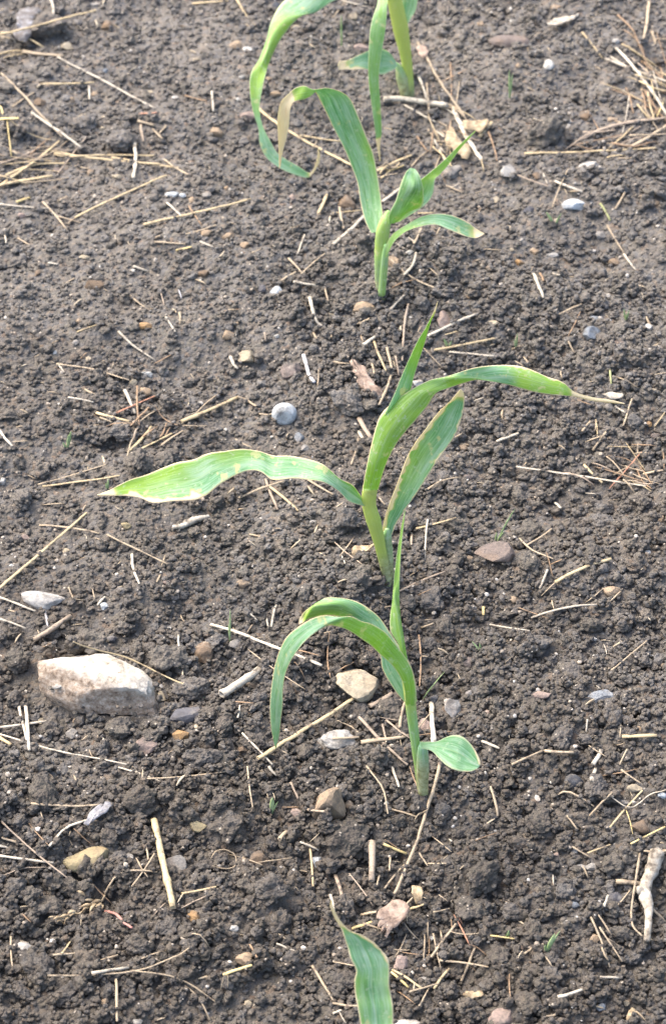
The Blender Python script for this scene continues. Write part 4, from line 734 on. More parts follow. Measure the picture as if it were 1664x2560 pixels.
# --- the one with the paddle-shaped lowest leaf
p2 = Plant(zp('E', 1082, 1845), 'thin-stemmed seedling with an arching drooping leaf and a paddle-shaped lowest leaf')
p2.stem('E', [(1045, 1850, 1085, 1845, 0, .6, .95), (1030, 1720, 1072, 1715, 0, .7, .25), (1012, 1600, 1066, 1590, 0, .6, .1), (992, 1470, 1058, 1465, .1, .5, .05), (974, 1340, 1042, 1330, .15, .6, 0), (958, 1230, 1034, 1220, .2, .9, 0), (945, 1110, 1018, 1090, .4, 1, 0), (955, 1030, 985, 1020, .6, .9, 0)])
p2.stem('E', [(1052, 1845, 1118, 1840, -.25, .1, .95), (1040, 1740, 1126, 1735, -.25, .1, .85), (1042, 1640, 1124, 1640, -.25, .15, .5), (1050, 1570, 1112, 1570, -.25, .15, .25), (1062, 1540, 1090, 1540, -.2, .15, .2)], 'sheath')
p2.leaf('E', [(1062, 1532, 1082, 1580, -.6), (1120, 1532, 1118, 1585, -1), (1180, 1528, 1150, 1600, -1.4), (1240, 1500, 1185, 1637, -1.8), (1295, 1487, 1235, 1685, -2.2), (1350, 1500, 1290, 1716, -2.5), (1405, 1550, 1345, 1730, -2.7), (1445, 1612, 1395, 1731, -2.9, dict(e=(.12, .1))), (1466, 1665, 1440, 1715, -3, dict(e=(.3, .25))), (1463, 1690, 1455, 1703, -3, dict(dry=.4))], yel=(.15, 0, .1), k=.85, sag=.10, label='paddle-shaped blue-green lowest leaf')
p2.leaf('E', [(975, 1285, 1045, 1262, .3), (892, 1182, 1034, 1130, .7), (815, 1050, 992, 1000, 1.2), (800, 960, 905, 865, 1.7), (740, 850, 860, 797, 2.1), (680, 772, 795, 704, 2.5), (620, 697, 722, 642, 2.8, dict(m=(662, 690, -.1))), (545, 697, 640, 596, 2.9, dict(m=(590, 648, -.4), yel=(.9, .4, .02))), (450, 687, 540, 574, 2.8, dict(m=(520, 620, -.5), yel=(1, .5, .02))), (380, 698, 442, 572, 2.6, dict(m=(432, 620, -.5), yel=(1, .6, .05))), (320, 716, 385, 603, 2.4, dict(m=(352, 632, -.4), yel=(1, .8, .3))), (290, 735, 312, 650, 2.2, dict(dry=.3, yel=(1, 1, .8))), (268, 745, 268, 700, 2.1, dict(dry=.75)), (260, 748, 262, 735, 2.1, dict(dry=1))], yel=(.05, 0, .1), k=.7, sag=.08, sharp=.3, edge=(.02, .02), label='blue-green leaf behind with its tip folded under')
arch = p2.leaf('E', [(1030, 1290, 968, 1290, -0.15, dict(sag=-.3)), (1032, 1180, 962, 1190, -0.2, dict(sag=-.3)), (1012, 1055, 938, 1110, -0.2, dict(sag=-.2)), (960, 960, 878, 1020, -0.1), (900, 880, 800, 950, -0.1), (830, 800, 740, 892, -0.3), (745, 748, 670, 842, -0.5), (680, 730, 592, 790, -0.7), (605, 697, 522, 765, -0.8, dict(yel=(.75, .85, .9))), (525, 700, 452, 757, -0.9, dict(m=(500, 722, -.15), yel=(0, .35, .8))), (432, 690, 372, 800, -0.9, dict(yel=(0, .05, .1), sag=.02)), (348, 710, 292, 870, -0.8, dict(sag=.05)), (250, 770, 232, 950, -0.6), (182, 830, 192, 1020, -0.3), (140, 900, 164, 1100, 0), (105, 1000, 152, 1200, 0.4), (85, 1100, 151, 1290, 0.8), (68, 1250, 140, 1375, 1.2), (70, 1400, 130, 1480, 1.6), (85, 1500, 118, 1535, 1.9, dict(e=(.1, .1))), (102, 1578, 105, 1576, 2.1, dict(dry=.5))], yel=(.8, .9, .95), k=.5, sag=-.05, edge=(.02, .02), wave=.0003)
# second half of that arching blade shows its blue upper side
ya = np.empty(len(arch.data.vertices), np.float32); arch.data.attributes['yel'].data.foreach_get('value', ya)
per_v = 21; rows = len(ya) // 2 // per_v
tt = np.tile(np.repeat(np.linspace(0, 20, rows), per_v), 2)
ya *= np.clip(1 - (tt - 9.2) / 1.0, 0.03, 1).astype(np.float32); arch.data.attributes['yel'].data.foreach_set('value', ya); arch['label'] = 'arching leaf drooping to a point at the soil'
p2.leaf('E', [(948, 1000, 992, 1045, .3), (920, 882, 972, 930, .7, dict(m=(952, 915, -.15), yel=(.75, .8, .8))), (870, 795, 956, 830, 1.1, dict(m=(938, 800, -.2), yel=(.6, .75, .8))), (866, 700, 936, 705, 1.5, dict(m=(918, 680, -.2), yel=(.6, .8, .8))), (880, 600, 928, 590, 1.9, dict(m=(895, 570, -.1), yel=(.7, .85, .8))), (889, 480, 929, 450, 2.3), (900, 370, 934, 330, 2.7), (916, 250, 942, 220, 3.1), (940, 100, 957, 80, 3.6), (963, -6, 968, -10, 3.9)], yel=(.85, .85, .8), k=.2, sag=.15, sharp=.5, label='upright unrolling leaf spear')

# --- only the tip of its leaf is near the others
p1 = Plant((975, 2790), 'broad upright blue-green leaf with a shrivelled tan tip')
p1.stem('F', [(820, 2950, 980, 2950, 0, .6, .5), (800, 2700, 970, 2700, .1, .7, .1), (760, 2450, 960, 2450, .2, .7, 0)])
p1.leaf('F', [(680, 2420, 960, 2400, .3), (600, 2120, 950, 2100, .9, dict(yel=(.7, .1, .6))), (540, 1900, 945, 1880, 1.4), (515, 1740, 942, 1720, 1.8), (485, 1550, 940, 1540, 2.2), (450, 1370, 915, 1390, 2.6), (440, 1200, 890, 1240, 2.9), (461, 1060, 892, 1080, 3.2, dict(yel=(.3, .05, .5))), (390, 910, 880, 930, 3.5, dict(yel=(.1, 0, .1), e=(.03, .12))), (350, 765, 805, 822, 3.8, dict(yel=(.1, 0, .05), e=(.04, .10))), (312, 645, 700, 712, 4, dict(yel=(.1, 0, .1), e=(.05, .2))), (282, 560, 545, 612, 4.2, dict(e=(.08, .35), dry=.1)), (255, 500, 405, 562, 4.3, dict(e=(.2, .5), dry=.3)), (215, 435, 290, 462, 4.4, dict(dry=.85)), (180, 370, 215, 350, 4.5, dict(dry=1)), (140, 270, 175, 255, 4.6, dict(dry=1)), (126, 215, 150, 200, 4.7, dict(dry=1)), (140, 158, 147, 156, 4.7, dict(dry=1))], yel=(.75, .02, .65), k=.7, sag=.10, edge=(.03, .03), wave=.0003, thick=.0005)

# ------------------------------------------------------------------ straw, stubble, rootlets: (tile, x1, y1, ..., xn, yn, width, tone)
# tones: g golden, w bleached white, t tan, b brown, r reddish, y yellow, k grey-brown, n olive
STR = {'g': (0.50, 0.40, 0.235), 'w': (0.53, 0.48, 0.385), 't': (0.40, 0.325, 0.225), 'b': (0.30, 0.20, 0.12), 'r': (0.45, 0.22, 0.14), 'y': (0.66, 0.53, 0.24), 'k': (0.36, 0.29, 0.22), 'n': (0.33, 0.36, 0.16), 'u': (0.60, 0.60, 0.62)}
SD = """
0 0 240 455 145 16 g|0 0 180 125 195 10 t|0 105 220 300 270 22 t|0 270 275 480 385 720 510 12 w|0 195 400 440 393 12 g|0 415 400 418 470 10 w|0 10 370 150 520 290 650 12 t|0 60 505 160 440 10 t|0 150 545 380 685 14 w|0 0 490 15 545 10 y|0 0 565 90 570 16 y|0 40 600 55 735 8 y|0 0 860 275 655 14 g|0 0 830 160 770 330 755 14 g|0 255 718 745 790 16 g|0 330 745 715 725 12 g|0 520 740 830 780 12 g|0 625 650 622 850 18 w|0 765 745 875 820 10 t|0 0 870 245 825 18 g|0 120 855 320 828 9 t|0 0 755 90 780 8 t|0 330 765 420 785 8 t|0 265 825 405 650 8 k|0 350 1015 580 905 775 830 14 g|0 0 955 225 980 12 w|0 80 950 140 925 14 y|0 200 945 315 1075 10 t|0 270 1015 375 1040 10 t|0 775 945 850 1015 10 w|0 670 1060 1165 935 16 g|0 865 1090 1005 1050 10 t|0 720 1128 860 1135 10 t|0 820 1165 890 1155 12 y|0 930 1125 990 1150 12 w|0 1385 1185 1415 1095 9 w|0 1480 1005 1520 910 16 g|0 1165 1185 1215 1160 8 t|0 655 580 668 660 14 k|0 860 450 960 470 9 b|0 985 435 992 525 12 w|0 895 22 1060 5 14 g|0 1095 0 1150 80 12 g|0 235 -10 250 90 16 w|0 710 600 755 650 10 t|0 640 570 720 565 18 t|0 650 530 730 540 10 r|0 740 625 775 595 10 t|0 875 960 940 1050 8 b|0 1205 508 1390 640 1650 800 16 g|0 1395 642 1580 665 12 g|0 265 940 315 920 8 t|0 25 1100 30 1140 9 w|0 85 1110 140 1140 9 t|0 1450 700 1480 640 8 t
1 1155 160 1250 280 10 g|1 1310 235 1430 380 1547 545 16 w|1 1260 290 1560 400 16 w|1 1290 270 1430 350 10 w|1 1470 0 1440 185 16 t|1 1480 155 1495 215 14 t|1 1400 370 1560 420 10 g|1 1280 700 1390 595 10 g|1 1385 700 1560 585 18 t|1 1150 650 1300 600 1560 560 20 k|1 890 722 1495 703 14 g|1 1075 700 1200 620 8 k|1 1460 440 1490 560 10 g|1 1470 560 1510 500 9 t|1 1100 705 1340 640 8 b|1 1320 80 1400 160 10 b|1 1395 165 1470 330 8 b|1 1430 280 1547 390 10 b|1 395 200 500 390 610 560 14 t|1 560 500 690 750 24 w|1 330 490 475 575 12 w|1 375 355 450 480 14 w|1 435 395 445 540 10 t|1 440 540 485 640 8 t|1 545 300 548 470 8 b|1 500 390 620 325 8 b|1 680 640 735 580 20 g|1 720 620 760 760 10 b|1 390 640 440 715 10 b|1 205 800 365 720 16 g|1 490 540 530 590 8 t|1 460 660 520 655 12 t|1 1030 845 1155 895 16 w|1 1015 980 1090 810 8 t|1 840 825 1000 880 9 k|1 975 810 995 860 8 w|1 1310 975 1355 895 12 t|1 1240 955 1285 1035 12 n|1 1270 1055 1350 1185 10 t|1 0 1150 150 1010 18 w|1 230 940 310 880 16 w|1 0 995 130 985 10 g|1 30 985 50 1070 12 t|1 350 990 470 1000 10 g|1 375 1180 410 1080 12 t|1 530 835 600 900 8 t|1 0 85 60 10 8 t|1 40 5 155 35 10 w|1 700 1170 785 1165 8 t|1 470 800 500 720 8 t|1 250 790 330 770 10 y|1 210 820 300 810 9 t|1 1500 180 1560 182 9 t|1 1180 520 1240 600 6 b|1 1535 470 1500 560 8 y|1 290 1130 330 1150 9 w|1 350 1110 380 1170 9 w|1 1130 680 1210 705 6 b
2 225 35 270 42 12 w|2 620 55 685 75 16 w|2 360 355 450 315 10 g|2 550 355 620 420 720 490 12 w|2 720 505 800 460 8 b|2 265 505 430 530 600 580 10 t|2 275 510 300 545 8 w|2 605 180 690 250 8 t|2 770 280 815 360 10 w|2 580 630 600 680 630 740 18 w|2 545 755 720 660 10 r|2 640 620 650 800 10 b|2 450 740 600 775 16 g|2 465 760 520 785 9 t|2 320 672 435 685 10 w|2 605 915 705 805 16 g|2 640 905 800 830 12 g|2 750 885 850 815 12 t|2 845 785 1105 665 20 g|2 1105 665 1150 670 1190 705 14 t|2 900 750 1015 640 8 t|2 850 800 965 805 8 t|2 725 720 760 770 830 810 7 b|2 760 850 800 780 7 b|2 0 815 60 890 14 w|2 60 870 130 862 7 t|2 180 1080 495 985 10 t|2 200 1078 560 1045 12 g|2 200 1160 300 1160 8 t|2 385 1185 400 1160 8 t|2 1440 230 1465 290 1510 335 18 w|2 1340 20 1405 85 12 t|2 1400 105 1510 5 10 t|2 1305 135 1375 100 14 t|2 1365 130 1465 138 16 w|2 1510 170 1525 215 10 t|2 1230 370 1235 410 10 k|2 1455 365 1470 395 10 t|2 1410 470 1435 560 1460 610 18 u|2 1070 470 1085 515 1105 530 16 w|2 1480 540 1475 610 8 t|2 1095 865 1170 900 9 t|2 1110 1115 1320 1065 14 t|2 1255 1090 1385 1185 14 g|2 1235 1050 1290 1185 14 k|2 1430 1045 1547 1120 12 t|2 1205 735 1245 750 12 t|2 160 470 185 455 8 t|2 365 480 405 450 6 b|2 300 130 350 105 7 t|2 835 270 838 315 12 t|2 1040 260 1125 255 7 b|2 830 160 845 200 7 u|2 130 1020 165 1030 8 t|2 750 190 765 230 8 k|2 540 750 570 720 7 b
3 260 250 330 220 14 w|3 110 320 170 295 10 t|3 350 235 322 500 12 k|3 140 425 195 380 18 w|3 190 400 250 560 12 g|3 250 440 275 560 215 740 14 t|3 290 470 305 560 10 k|3 440 390 670 300 16 w|3 520 375 580 355 8 g|3 470 440 750 392 14 g|3 540 445 745 482 12 w|3 415 430 510 520 7 t|3 930 100 950 150 975 200 16 w|3 960 90 975 130 14 b|3 1050 280 1155 215 12 t|3 1145 280 1090 385 8 b|3 1350 0 1405 70 12 w|3 1020 90 1050 110 12 w|3 760 865 860 830 16 w|3 850 990 1100 1020 1450 1075 12 w|3 1165 975 1250 1045 14 g|3 1210 985 1440 1060 8 b|3 1440 1015 1530 1005 14 t|3 1280 1100 1430 930 8 r|3 1300 1020 1380 990 10 t|3 1345 810 1385 690 10 t|3 1205 920 1265 845 12 t|3 1170 865 1250 850 8 t|3 1155 835 1195 775 12 t|3 1310 700 1355 735 10 w|3 1220 770 1215 820 7 t|3 1490 810 1545 720 8 g|3 1130 680 1200 700 7 b|3 1285 540 1290 600 10 n|3 1300 540 1350 610 8 t|3 1355 610 1420 608 8 t|3 1490 585 1560 540 8 t|3 440 1090 510 1050 590 1035 10 t|3 1170 1100 1220 1120 7 w|3 1270 1145 1320 1125 8 t|3 1030 1150 1055 1190 14 w|3 85 975 118 860 10 t|3 120 760 185 860 24 k|3 120 810 155 860 18 w|3 265 30 380 110 490 172 12 t|3 330 95 370 50 385 0 14 w|3 270 155 320 125 390 120 7 b|3 215 1130 240 1165 10 t|3 0 495 75 510 10 t|3 180 510 190 560 10 t|3 830 430 870 425 10 t|3 400 660 440 640 7 t|3 1530 900 1535 1000 8 b|3 1360 1060 1440 1050 8 t|3 680 20 660 25 10 t|3 655 680 700 665 8 w|3 1090 430 1120 450 10 t|3 450 60 490 100 6 t
4 0 395 180 210 405 0 16 g|4 185 65 330 80 460 103 12 t|4 500 125 780 245 10 t|4 615 200 622 270 650 350 14 w|4 0 405 165 470 14 w|4 0 510 120 548 12 w|4 330 525 385 520 6 t|4 320 350 345 400 10 t|4 350 410 400 410 6 t|4 430 360 440 410 7 t|4 455 440 490 400 12 w|4 770 200 750 260 6 t|4 745 290 730 330 10 t|4 350 670 600 725 880 808 10 g|4 150 660 245 630 8 b|4 980 530 1495 750 18 w|4 1155 690 1420 860 7 t|4 1285 445 1275 480 1262 540 14 w|4 1240 495 1245 540 9 w|4 1165 500 1195 520 10 w|4 1150 560 1175 535 8 t|4 830 575 832 630 12 w|4 1390 650 1480 680 9 b|4 1365 700 1385 750 1420 785 8 b|4 1530 570 1518 690 1535 790 8 b|4 120 885 138 1115 18 w|4 90 905 125 1060 14 w|4 -10 1025 220 990 14 w|4 -10 1045 55 1090 20 g|4 0 1035 250 1105 590 1190 10 w|4 210 460 222 525 14 u|4 1125 1035 1265 1190 11 w|4 1200 1175 1380 1040 1650 875 22 g|4 1105 960 1115 920 10 w|4 415 1110 435 1145 6 t|4 1060 890 1180 895 7 b|4 840 480 858 515 8 t|4 380 1060 410 1040 6 t|4 640 880 650 900 9 w|4 1160 110 1220 118 10 t
5 385 92 570 32 13 g|5 440 45 428 215 10 w|5 365 95 365 160 12 k|5 900 165 1015 80 11 t|5 865 140 925 185 1020 225 10 t|5 960 360 995 280 12 w|5 1030 340 1160 275 1290 232 18 g|5 965 395 1030 345 7 t|5 1170 425 1255 365 7 t|5 1285 425 1345 365 8 t|5 920 495 1080 450 1225 437 13 w|5 860 455 1000 500 6 b|5 715 515 910 575 10 w|5 1290 755 1455 615 10 t|5 398 590 402 815 9 b|5 30 215 100 110 7 t|5 0 130 135 245 8 k|5 310 370 520 280 12 k|5 235 300 290 280 20 w|5 385 385 455 370 7 b|5 410 540 465 525 12 t|5 1015 415 1025 460 8 t|5 455 885 452 1000 462 1130 24 w|5 1335 975 1330 1060 8 t|5 1340 1055 1500 1060 20 g|5 1180 970 1175 1020 10 w|5 690 1065 770 1108 16 w|5 830 1185 980 1115 12 t|5 980 1130 1115 1128 18 t|5 1205 1185 1245 1115 22 w|5 1365 1110 1330 1180 9 t|5 120 970 345 1190 16 k|5 130 1085 350 1045 22 t|5 0 1075 120 1055 16 t|5 310 1010 335 890 16 t|5 370 1050 450 960 9 t|5 400 1050 560 1015 8 b|5 170 905 275 845 26 k|5 1255 625 1270 665 6 w|5 1185 1105 1270 1145 8 t|5 1220 810 1240 830 6 w|5 1010 240 1060 235 9 b|5 990 200 1020 300 7 b|5 100 700 30 745 8 b|5 700 445 698 485 16 y|5 40 215 55 260 8 w
6 550 0 770 68 9 w|6 665 65 1050 18 10 t|6 150 190 330 185 470 178 14 t|6 230 365 310 305 420 240 14 w|6 345 300 425 350 6 b|6 10 265 160 380 315 525 9 k|6 10 325 130 355 14 t|6 0 370 80 380 14 w|6 -10 418 250 450 14 w|6 0 515 110 470 225 460 7 k|6 135 255 235 410 7 b|6 485 605 570 540 730 480 10 t|6 410 510 520 640 7 b|6 615 565 720 415 9 t|6 635 430 690 530 8 t|6 680 370 690 430 10 t|6 845 585 1005 565 12 g|6 845 665 900 625 960 605 8 k|6 715 695 770 635 7 k|6 1060 400 1220 465 6 t|6 1200 445 1360 420 7 t|6 1440 370 1455 555 12 g|6 1395 350 1480 385 12 w|6 1300 355 1335 295 22 t|6 1430 210 1505 295 16 k|6 1350 70 1385 150 14 k|6 1150 0 1175 200 9 t|6 1250 0 1285 35 14 w|6 1310 190 1390 175 8 b|6 250 880 350 868 13 t|6 290 870 330 800 10 g|6 470 890 550 878 10 t|6 660 890 770 840 9 t|6 870 780 930 780 980 840 8 t|6 430 975 600 935 18 w|6 230 1005 600 965 780 910 880 855 11 t|6 620 965 830 990 1020 1100 10 t|6 860 1005 930 1080 975 1175 9 t|6 540 985 548 1200 14 t|6 1040 975 1170 925 16 y|6 1060 985 1060 1030 8 t|6 1025 1035 1050 990 8 t|6 1160 825 1195 890 10 b|6 1285 820 1380 855 10 w|6 1295 770 1330 800 8 t|6 1450 920 1490 1000 1547 1080 14 t|6 55 800 62 940 9 t|6 105 690 150 755 6 b|6 345 45 365 90 8 t|6 730 1185 770 1170 8 t|6 1535 610 1550 690 16 w|6 190 200 200 240 8 t|6 980 430 1000 395 1040 390 1085 420 1085 460 1040 475 990 465 4 t
7 495 0 430 250 370 420 285 615 17 t|7 275 0 305 110 13 w|7 155 0 235 110 255 230 9 t|7 355 0 410 130 7 b|7 270 190 390 235 12 t|7 400 218 440 222 10 t|7 730 95 765 225 13 t|7 460 330 550 405 8 t|7 540 330 550 350 10 w|7 400 395 440 460 10 t|7 440 455 525 455 9 t|7 235 370 340 400 16 y|7 240 335 330 385 6 b|7 10 485 45 615 20 k|7 75 510 185 655 8 k|7 240 565 330 455 11 t|7 265 430 262 500 10 t|7 215 505 205 560 10 t|7 335 640 370 610 10 t|7 360 655 420 648 14 g|7 130 690 200 685 16 t|7 90 750 180 720 16 y|7 140 740 280 775 10 t|7 465 690 540 670 9 t|7 490 600 530 630 8 t|7 455 895 570 735 14 t|7 560 690 635 840 8 r|7 580 690 600 730 8 r|7 320 865 470 875 7 b|7 425 780 420 900 8 t|7 465 780 500 935 9 t|7 440 730 440 800 6 t|7 495 895 720 930 12 t|7 595 995 660 830 15 t|7 275 945 410 1035 13 g|7 270 960 350 1020 14 y|7 355 1065 490 1020 10 t|7 470 1030 540 940 14 g|7 400 1110 445 1020 9 t|7 0 910 100 940 8 t|7 0 1095 115 1120 14 t|7 1045 1065 1155 1040 16 w|7 1195 705 1285 930 11 t|7 1225 685 1290 790 10 t|7 1235 760 1340 915 9 t|7 1260 800 1340 840 8 t|7 1240 975 1325 980 14 w|7 1110 370 1195 420 10 t|7 1180 415 1285 375 10 g|7 1425 395 1380 700 1430 800 11 t|7 1320 640 1385 560 7 t|7 1475 665 1547 725 14 t|7 1255 660 1275 610 14 w|7 1285 280 1435 115 11 g|7 1190 225 1290 170 12 t|7 1280 180 1380 190 1470 130 1540 145 7 w|7 1045 120 1100 125 1210 185 11 t|7 1335 20 1425 75 10 t|7 1250 45 1410 25 6 b|7 1200 70 1220 0 20 w|7 1085 235 1130 305 10 t|7 1360 210 1390 320 7 y|7 1380 370 1540 280 10 y|7 1440 405 1560 398 9 t|7 890 865 940 825 12 t|7 730 780 840 800 10 y|7 985 875 1015 925 8 t|7 820 950 825 1080 6 b|7 660 345 760 315 5 b|7 1020 500 1025 540 8 w|7 990 1165 1040 1145 10 t|7 290 1010 380 1100 7 b|7 60 1190 30 1140 7 w|7 0 1150 40 1128 11 w
"""
_r = random.Random(12)
def tangle(k, cx, cy, sx, sy, n, ang, spread, lo, hi, tones, wds=(6, 7, 8, 9, 11)):
    out = []
    for _ in range(n):
        a = math.radians(ang + _r.uniform(-spread, spread)); L_ = _r.uniform(lo, hi) / 2; x = cx + _r.gauss(0, sx); y = cy + _r.gauss(0, sy); b_ = _r.uniform(-.12, .12) * L_
        out.append(f"{k} {x - L_ * math.cos(a):.0f} {y - L_ * math.sin(a):.0f} {x - b_ * math.sin(a):.0f} {y + b_ * math.cos(a):.0f} {x + L_ * math.cos(a):.0f} {y + L_ * math.sin(a):.0f} {_r.choice(wds)} {_r.choice(tones)}")
    return out
EXTRA = tangle(1, 1460, 400, 70, 110, 16, 50, 40, 60, 230, 'tgwkb') + tangle(1, 1400, 660, 90, 40, 9, -20, 25, 80, 260, 'tgkb') + tangle(1, 560, 620, 60, 80, 14, 55, 45, 50, 170, 'tgwkb') + tangle(0, 160, 730, 120, 60, 9, -8, 25, 90, 260, 'tgk') + tangle(0, 80, 220, 70, 30, 5, 5, 20, 90, 220, 'tg') + tangle(3, 1330, 1010, 90, 50, 8, 20, 40, 50, 170, 'tkb') + tangle(2, 650, 800, 90, 60, 8, -35, 40, 50, 150, 'tkb') + tangle(5, 220, 1060, 80, 60, 6, 30, 50, 50, 150, 'tkb') + tangle(1, 300, 790, 60, 25, 5, -20, 40, 40, 130, 'tg') + tangle(1, 1480, 430, 60, 130, 16, 55, 45, 60, 220, 'tgwb', (5, 6, 7)) + tangle(1, 560, 600, 60, 90, 14, 60, 45, 60, 160, 'tgwb', (5, 6, 7)) + tangle(0, 130, 740, 110, 70, 10, -10, 30, 80, 230, 'tgb', (5, 6, 7)) + tangle(3, 1380, 950, 80, 90, 10, 40, 60, 50, 170, 'tgb', (5, 6, 7)) + tangle(7, 500, 850, 130, 110, 8, 60, 60, 50, 140, 'tb', (5, 6))
TONE = {'g': 'golden', 'w': 'bleached white', 't': 'tan', 'b': 'thin brown', 'r': 'reddish', 'y': 'yellow', 'k': 'grey-brown', 'n': 'olive', 'u': 'bluish-white'}
SPECIAL = {(4, 1200): 'long thick tan stalk lying below the arching leaf of the paddle-leaf seedling', (4, 980): 'long straight bleached straw behind the arching leaf',
           (7, 495, 0): 'long gently curved tan stalk ending at the jagged dead leaf', (4, 0, 395): 'long golden straw rising to the right above the half-buried speckled stone',
           (4, 350, 670): 'long golden straw lying over the top of the large white stone', (0, 1205): 'long golden straw passing under the looping leaf', (0, 270, 275): 'long bleached straw crossing bare crusted soil beyond the bundle of golden straws',
           (3, 850): 'long bleached seed stalk lying right of the tan-edged leaf', (5, 455): 'bleached white split stick standing beside the paddle-shaped leaf', (2, 845): 'thick golden jointed straw left of the smooth pale blue-white stone',
           (1, 890): 'long straight golden straw in front of the tangle of pale stubble', (6, 980): 'hair-thin rootlet curled into a ring', (0, 670): 'pale golden straw left of the seedling with the withered tip', (1, 0, 1150): 'bleached straw slanting behind the stem of the withered-tip seedling',
           (5, 120, 970): 'grey-brown split stalk slanting across straw at the thin stem', (1, 560): 'broad bleached straw slanting beside the hanging leaf'}
def straw(k, pts, wdt, tone, name='straw', label=None, hollow=False, lift=0.0, material=None, color=None):
    pp = [T(k, *q) for q in pts]; G = [ground_at(*q) for q in pp]
    s = px_size(*pp[0], G[0][2]); r = max(wdt * TS * s / 2 * 0.98, 0.00038)
    ln = sum(math.dist(G[i][:2], G[i + 1][:2]) for i in range(len(G) - 1))
    n = int(np.clip(ln / 0.004, 5 if len(pts) < 4 else 6 * len(pts), 44)); P = catmull([(a, b_, 0) for a, b_, c in G], n)
    # rest on whatever lies beneath: a nearly straight stalk held up by the crumbs it crosses
    surf = np.array([hm(a, b_) for a, b_, _ in P]); t = np.linspace(0, 1, n)
    A_ = np.stack([np.ones(n), t, t * t] if len(pts) > 2 else [np.ones(n), t], 1); co = np.linalg.lstsq(A_, surf, rcond=None)[0]; z = A_ @ co
    gap = np.maximum(surf - z, 0); z = z + np.quantile(gap, 0.88) * 0.95
    P[:, 2] = z + r * 0.55 + lift
    rs = np.random.RandomState(int(wdt * 100 + pts[0][0] * 3 + pts[0][1]))
    bend = np.cumsum(rs.randn(n)) * r * (0.05 if hollow else 0.16) + np.sin(t * 3.14) * ln * rs.uniform(-.025, .025); bend -= np.linspace(bend[0], bend[-1], n)
    dv = P[-1] - P[0]; perp = np.array((-dv[1], dv[0], 0)); perp /= np.linalg.norm(perp) + 1e-9; P = P + perp * bend[:, None]
    rad = r * (1 - 0.18 * t) * (1 + 0.06 * rs.randn(n))
    if r > 0.0009 and n > 8: rad[rs.randint(2, n - 2)] *= 1.3
    if wdt < 9: rad *= np.clip(np.minimum(t, 1 - t) * 6 + 0.45, 0, 1)
    org = np.array((*P.mean(0)[:2], P[:, 2].min() - r))
    V, F, al, ar = tube(P - org, rad, 10 if wdt > 18 else 7, 0.6 if not hollow else 0.9, 'hollow' if (hollow or wdt >= 18) else 'dome', 0.06, rs.randint(9999))
    o = mesh_obj(name, V, F, material or M_STRAW, None, dict(along=np.array(al) * 10, around=ar)); o.location = org
    j = 0.85 + 0.3 * rs.rand(); c = color or STR[tone]; o.color = (*[min(.8, q * j) for q in c], 1)
    if not label:
        kind = 'rootlet' if wdt <= 7 else ('stalk' if ln > 0.042 or wdt >= 16 else 'straw')
        size = 'long' if ln > 0.05 else ('short' if ln > 0.02 else 'tiny')
        o.name = kind; label = kind; auto_label(o, f"{size} {TONE[tone]} {kind} on soil", *P.mean(0)[:2]); auto = o['label']
    else: auto = label
    tag(o, auto, 'rootlet' if 'rootlet' in auto else ('stalk' if 'stalk' in auto else 'straw'), 'dry straw and rootlets scattered on the soil')
    for a in P[::1]: stamp(a[0], a[1], r + .0005, r + .0005, 0, a[2] - r * .3, r)
    return o
for row in SD.strip().replace('\n', '|').split('|') + EXTRA:
    q = row.split(); k = int(q[0]); xs = list(map(float, q[1:-2])); pts = list(zip(xs[0::2], xs[1::2]))
    straw(k, pts, float(q[-2]), q[-1], label=SPECIAL.get((k, int(xs[0]), int(xs[1]))) or SPECIAL.get((k, int(xs[0]))) if not (k in (0, 1, 4) and int(xs[0]) == 0) else SPECIAL.get((k, 0, int(xs[1]))))

# thick cut stubble pieces
def stub(k, pts, wdt, tone, label, name='stubble_piece', **kw):
    o = straw(k, pts, wdt, tone, name, label, True, **kw); o['category'] = 'stubble'; del o['group']; return o
stub(4, [(1030, 865), (1205, 728)], 44, 'w', 'thick hollow piece of cut stubble with broken open end')
stub(6, [(718, 262), (758, 470), (806, 680)], 32, 'g', 'thick pale stubble stalk standing up from the soil with a dirty foot', lift=.002)
stub(7, [(180, 388), (178, 545)], 34, 'k', 'short grey-brown stub of split stem below the seedling with the paddle-shaped leaf')
stub(4, [(162, 605), (240, 550), (330, 495)], 28, 'k', 'grey-brown woody stem piece above the large white stone')
stub(7, [(1312, 535), (1425, 552)], 26, 't', 'short tan broken stick crossing left of the bleached twig')
o = stub(1, [(235, 472), (330, 478), (430, 492), (530, 502)], 30, 'w', 'frayed white straw lying across the hollow at the foot of the hanging-leaf seedling')

# bleached knobbly twig
def twig(k, pts, widths, label, side=None):
    pp = [T(k, *q) for q in pts]; G = [ground_at(*q) for q in pp]; s = px_size(*pp[0])
    n = 26; P = catmull([(a, b_, max(c, hm(a, b_))) for a, b_, c in G], n); P[:, 2] = np.linspace(P[0, 2], P[-1, 2], n) * .5 + P[:, 2] * .5
    rad = np.interp(np.linspace(0, 1, n), np.linspace(0, 1, len(widths)), np.array(widths) * TS * s / 2)
    P[:, 2] += rad * .7
    root = empty('twig', tuple(P[n // 2] - np.array((0, 0, rad[n // 2])))); org = np.array(root.location)
    V, F, al, ar = tube(P - org, rad, 12, .85, 'dome', .09, 5); mesh_obj('shaft', V, F, M_WOOD, root)
    i = int(n * .50); kn = P[i] + np.array((-rad[i] * .7, 0, rad[i] * .4)); v, f = rock_verts(2, 77, 3, .2); mesh_obj('knot', v * rad[i] * .75 + (kn - org), f, M_WOOD, root)
    tag(root, label, 'twig'); return root
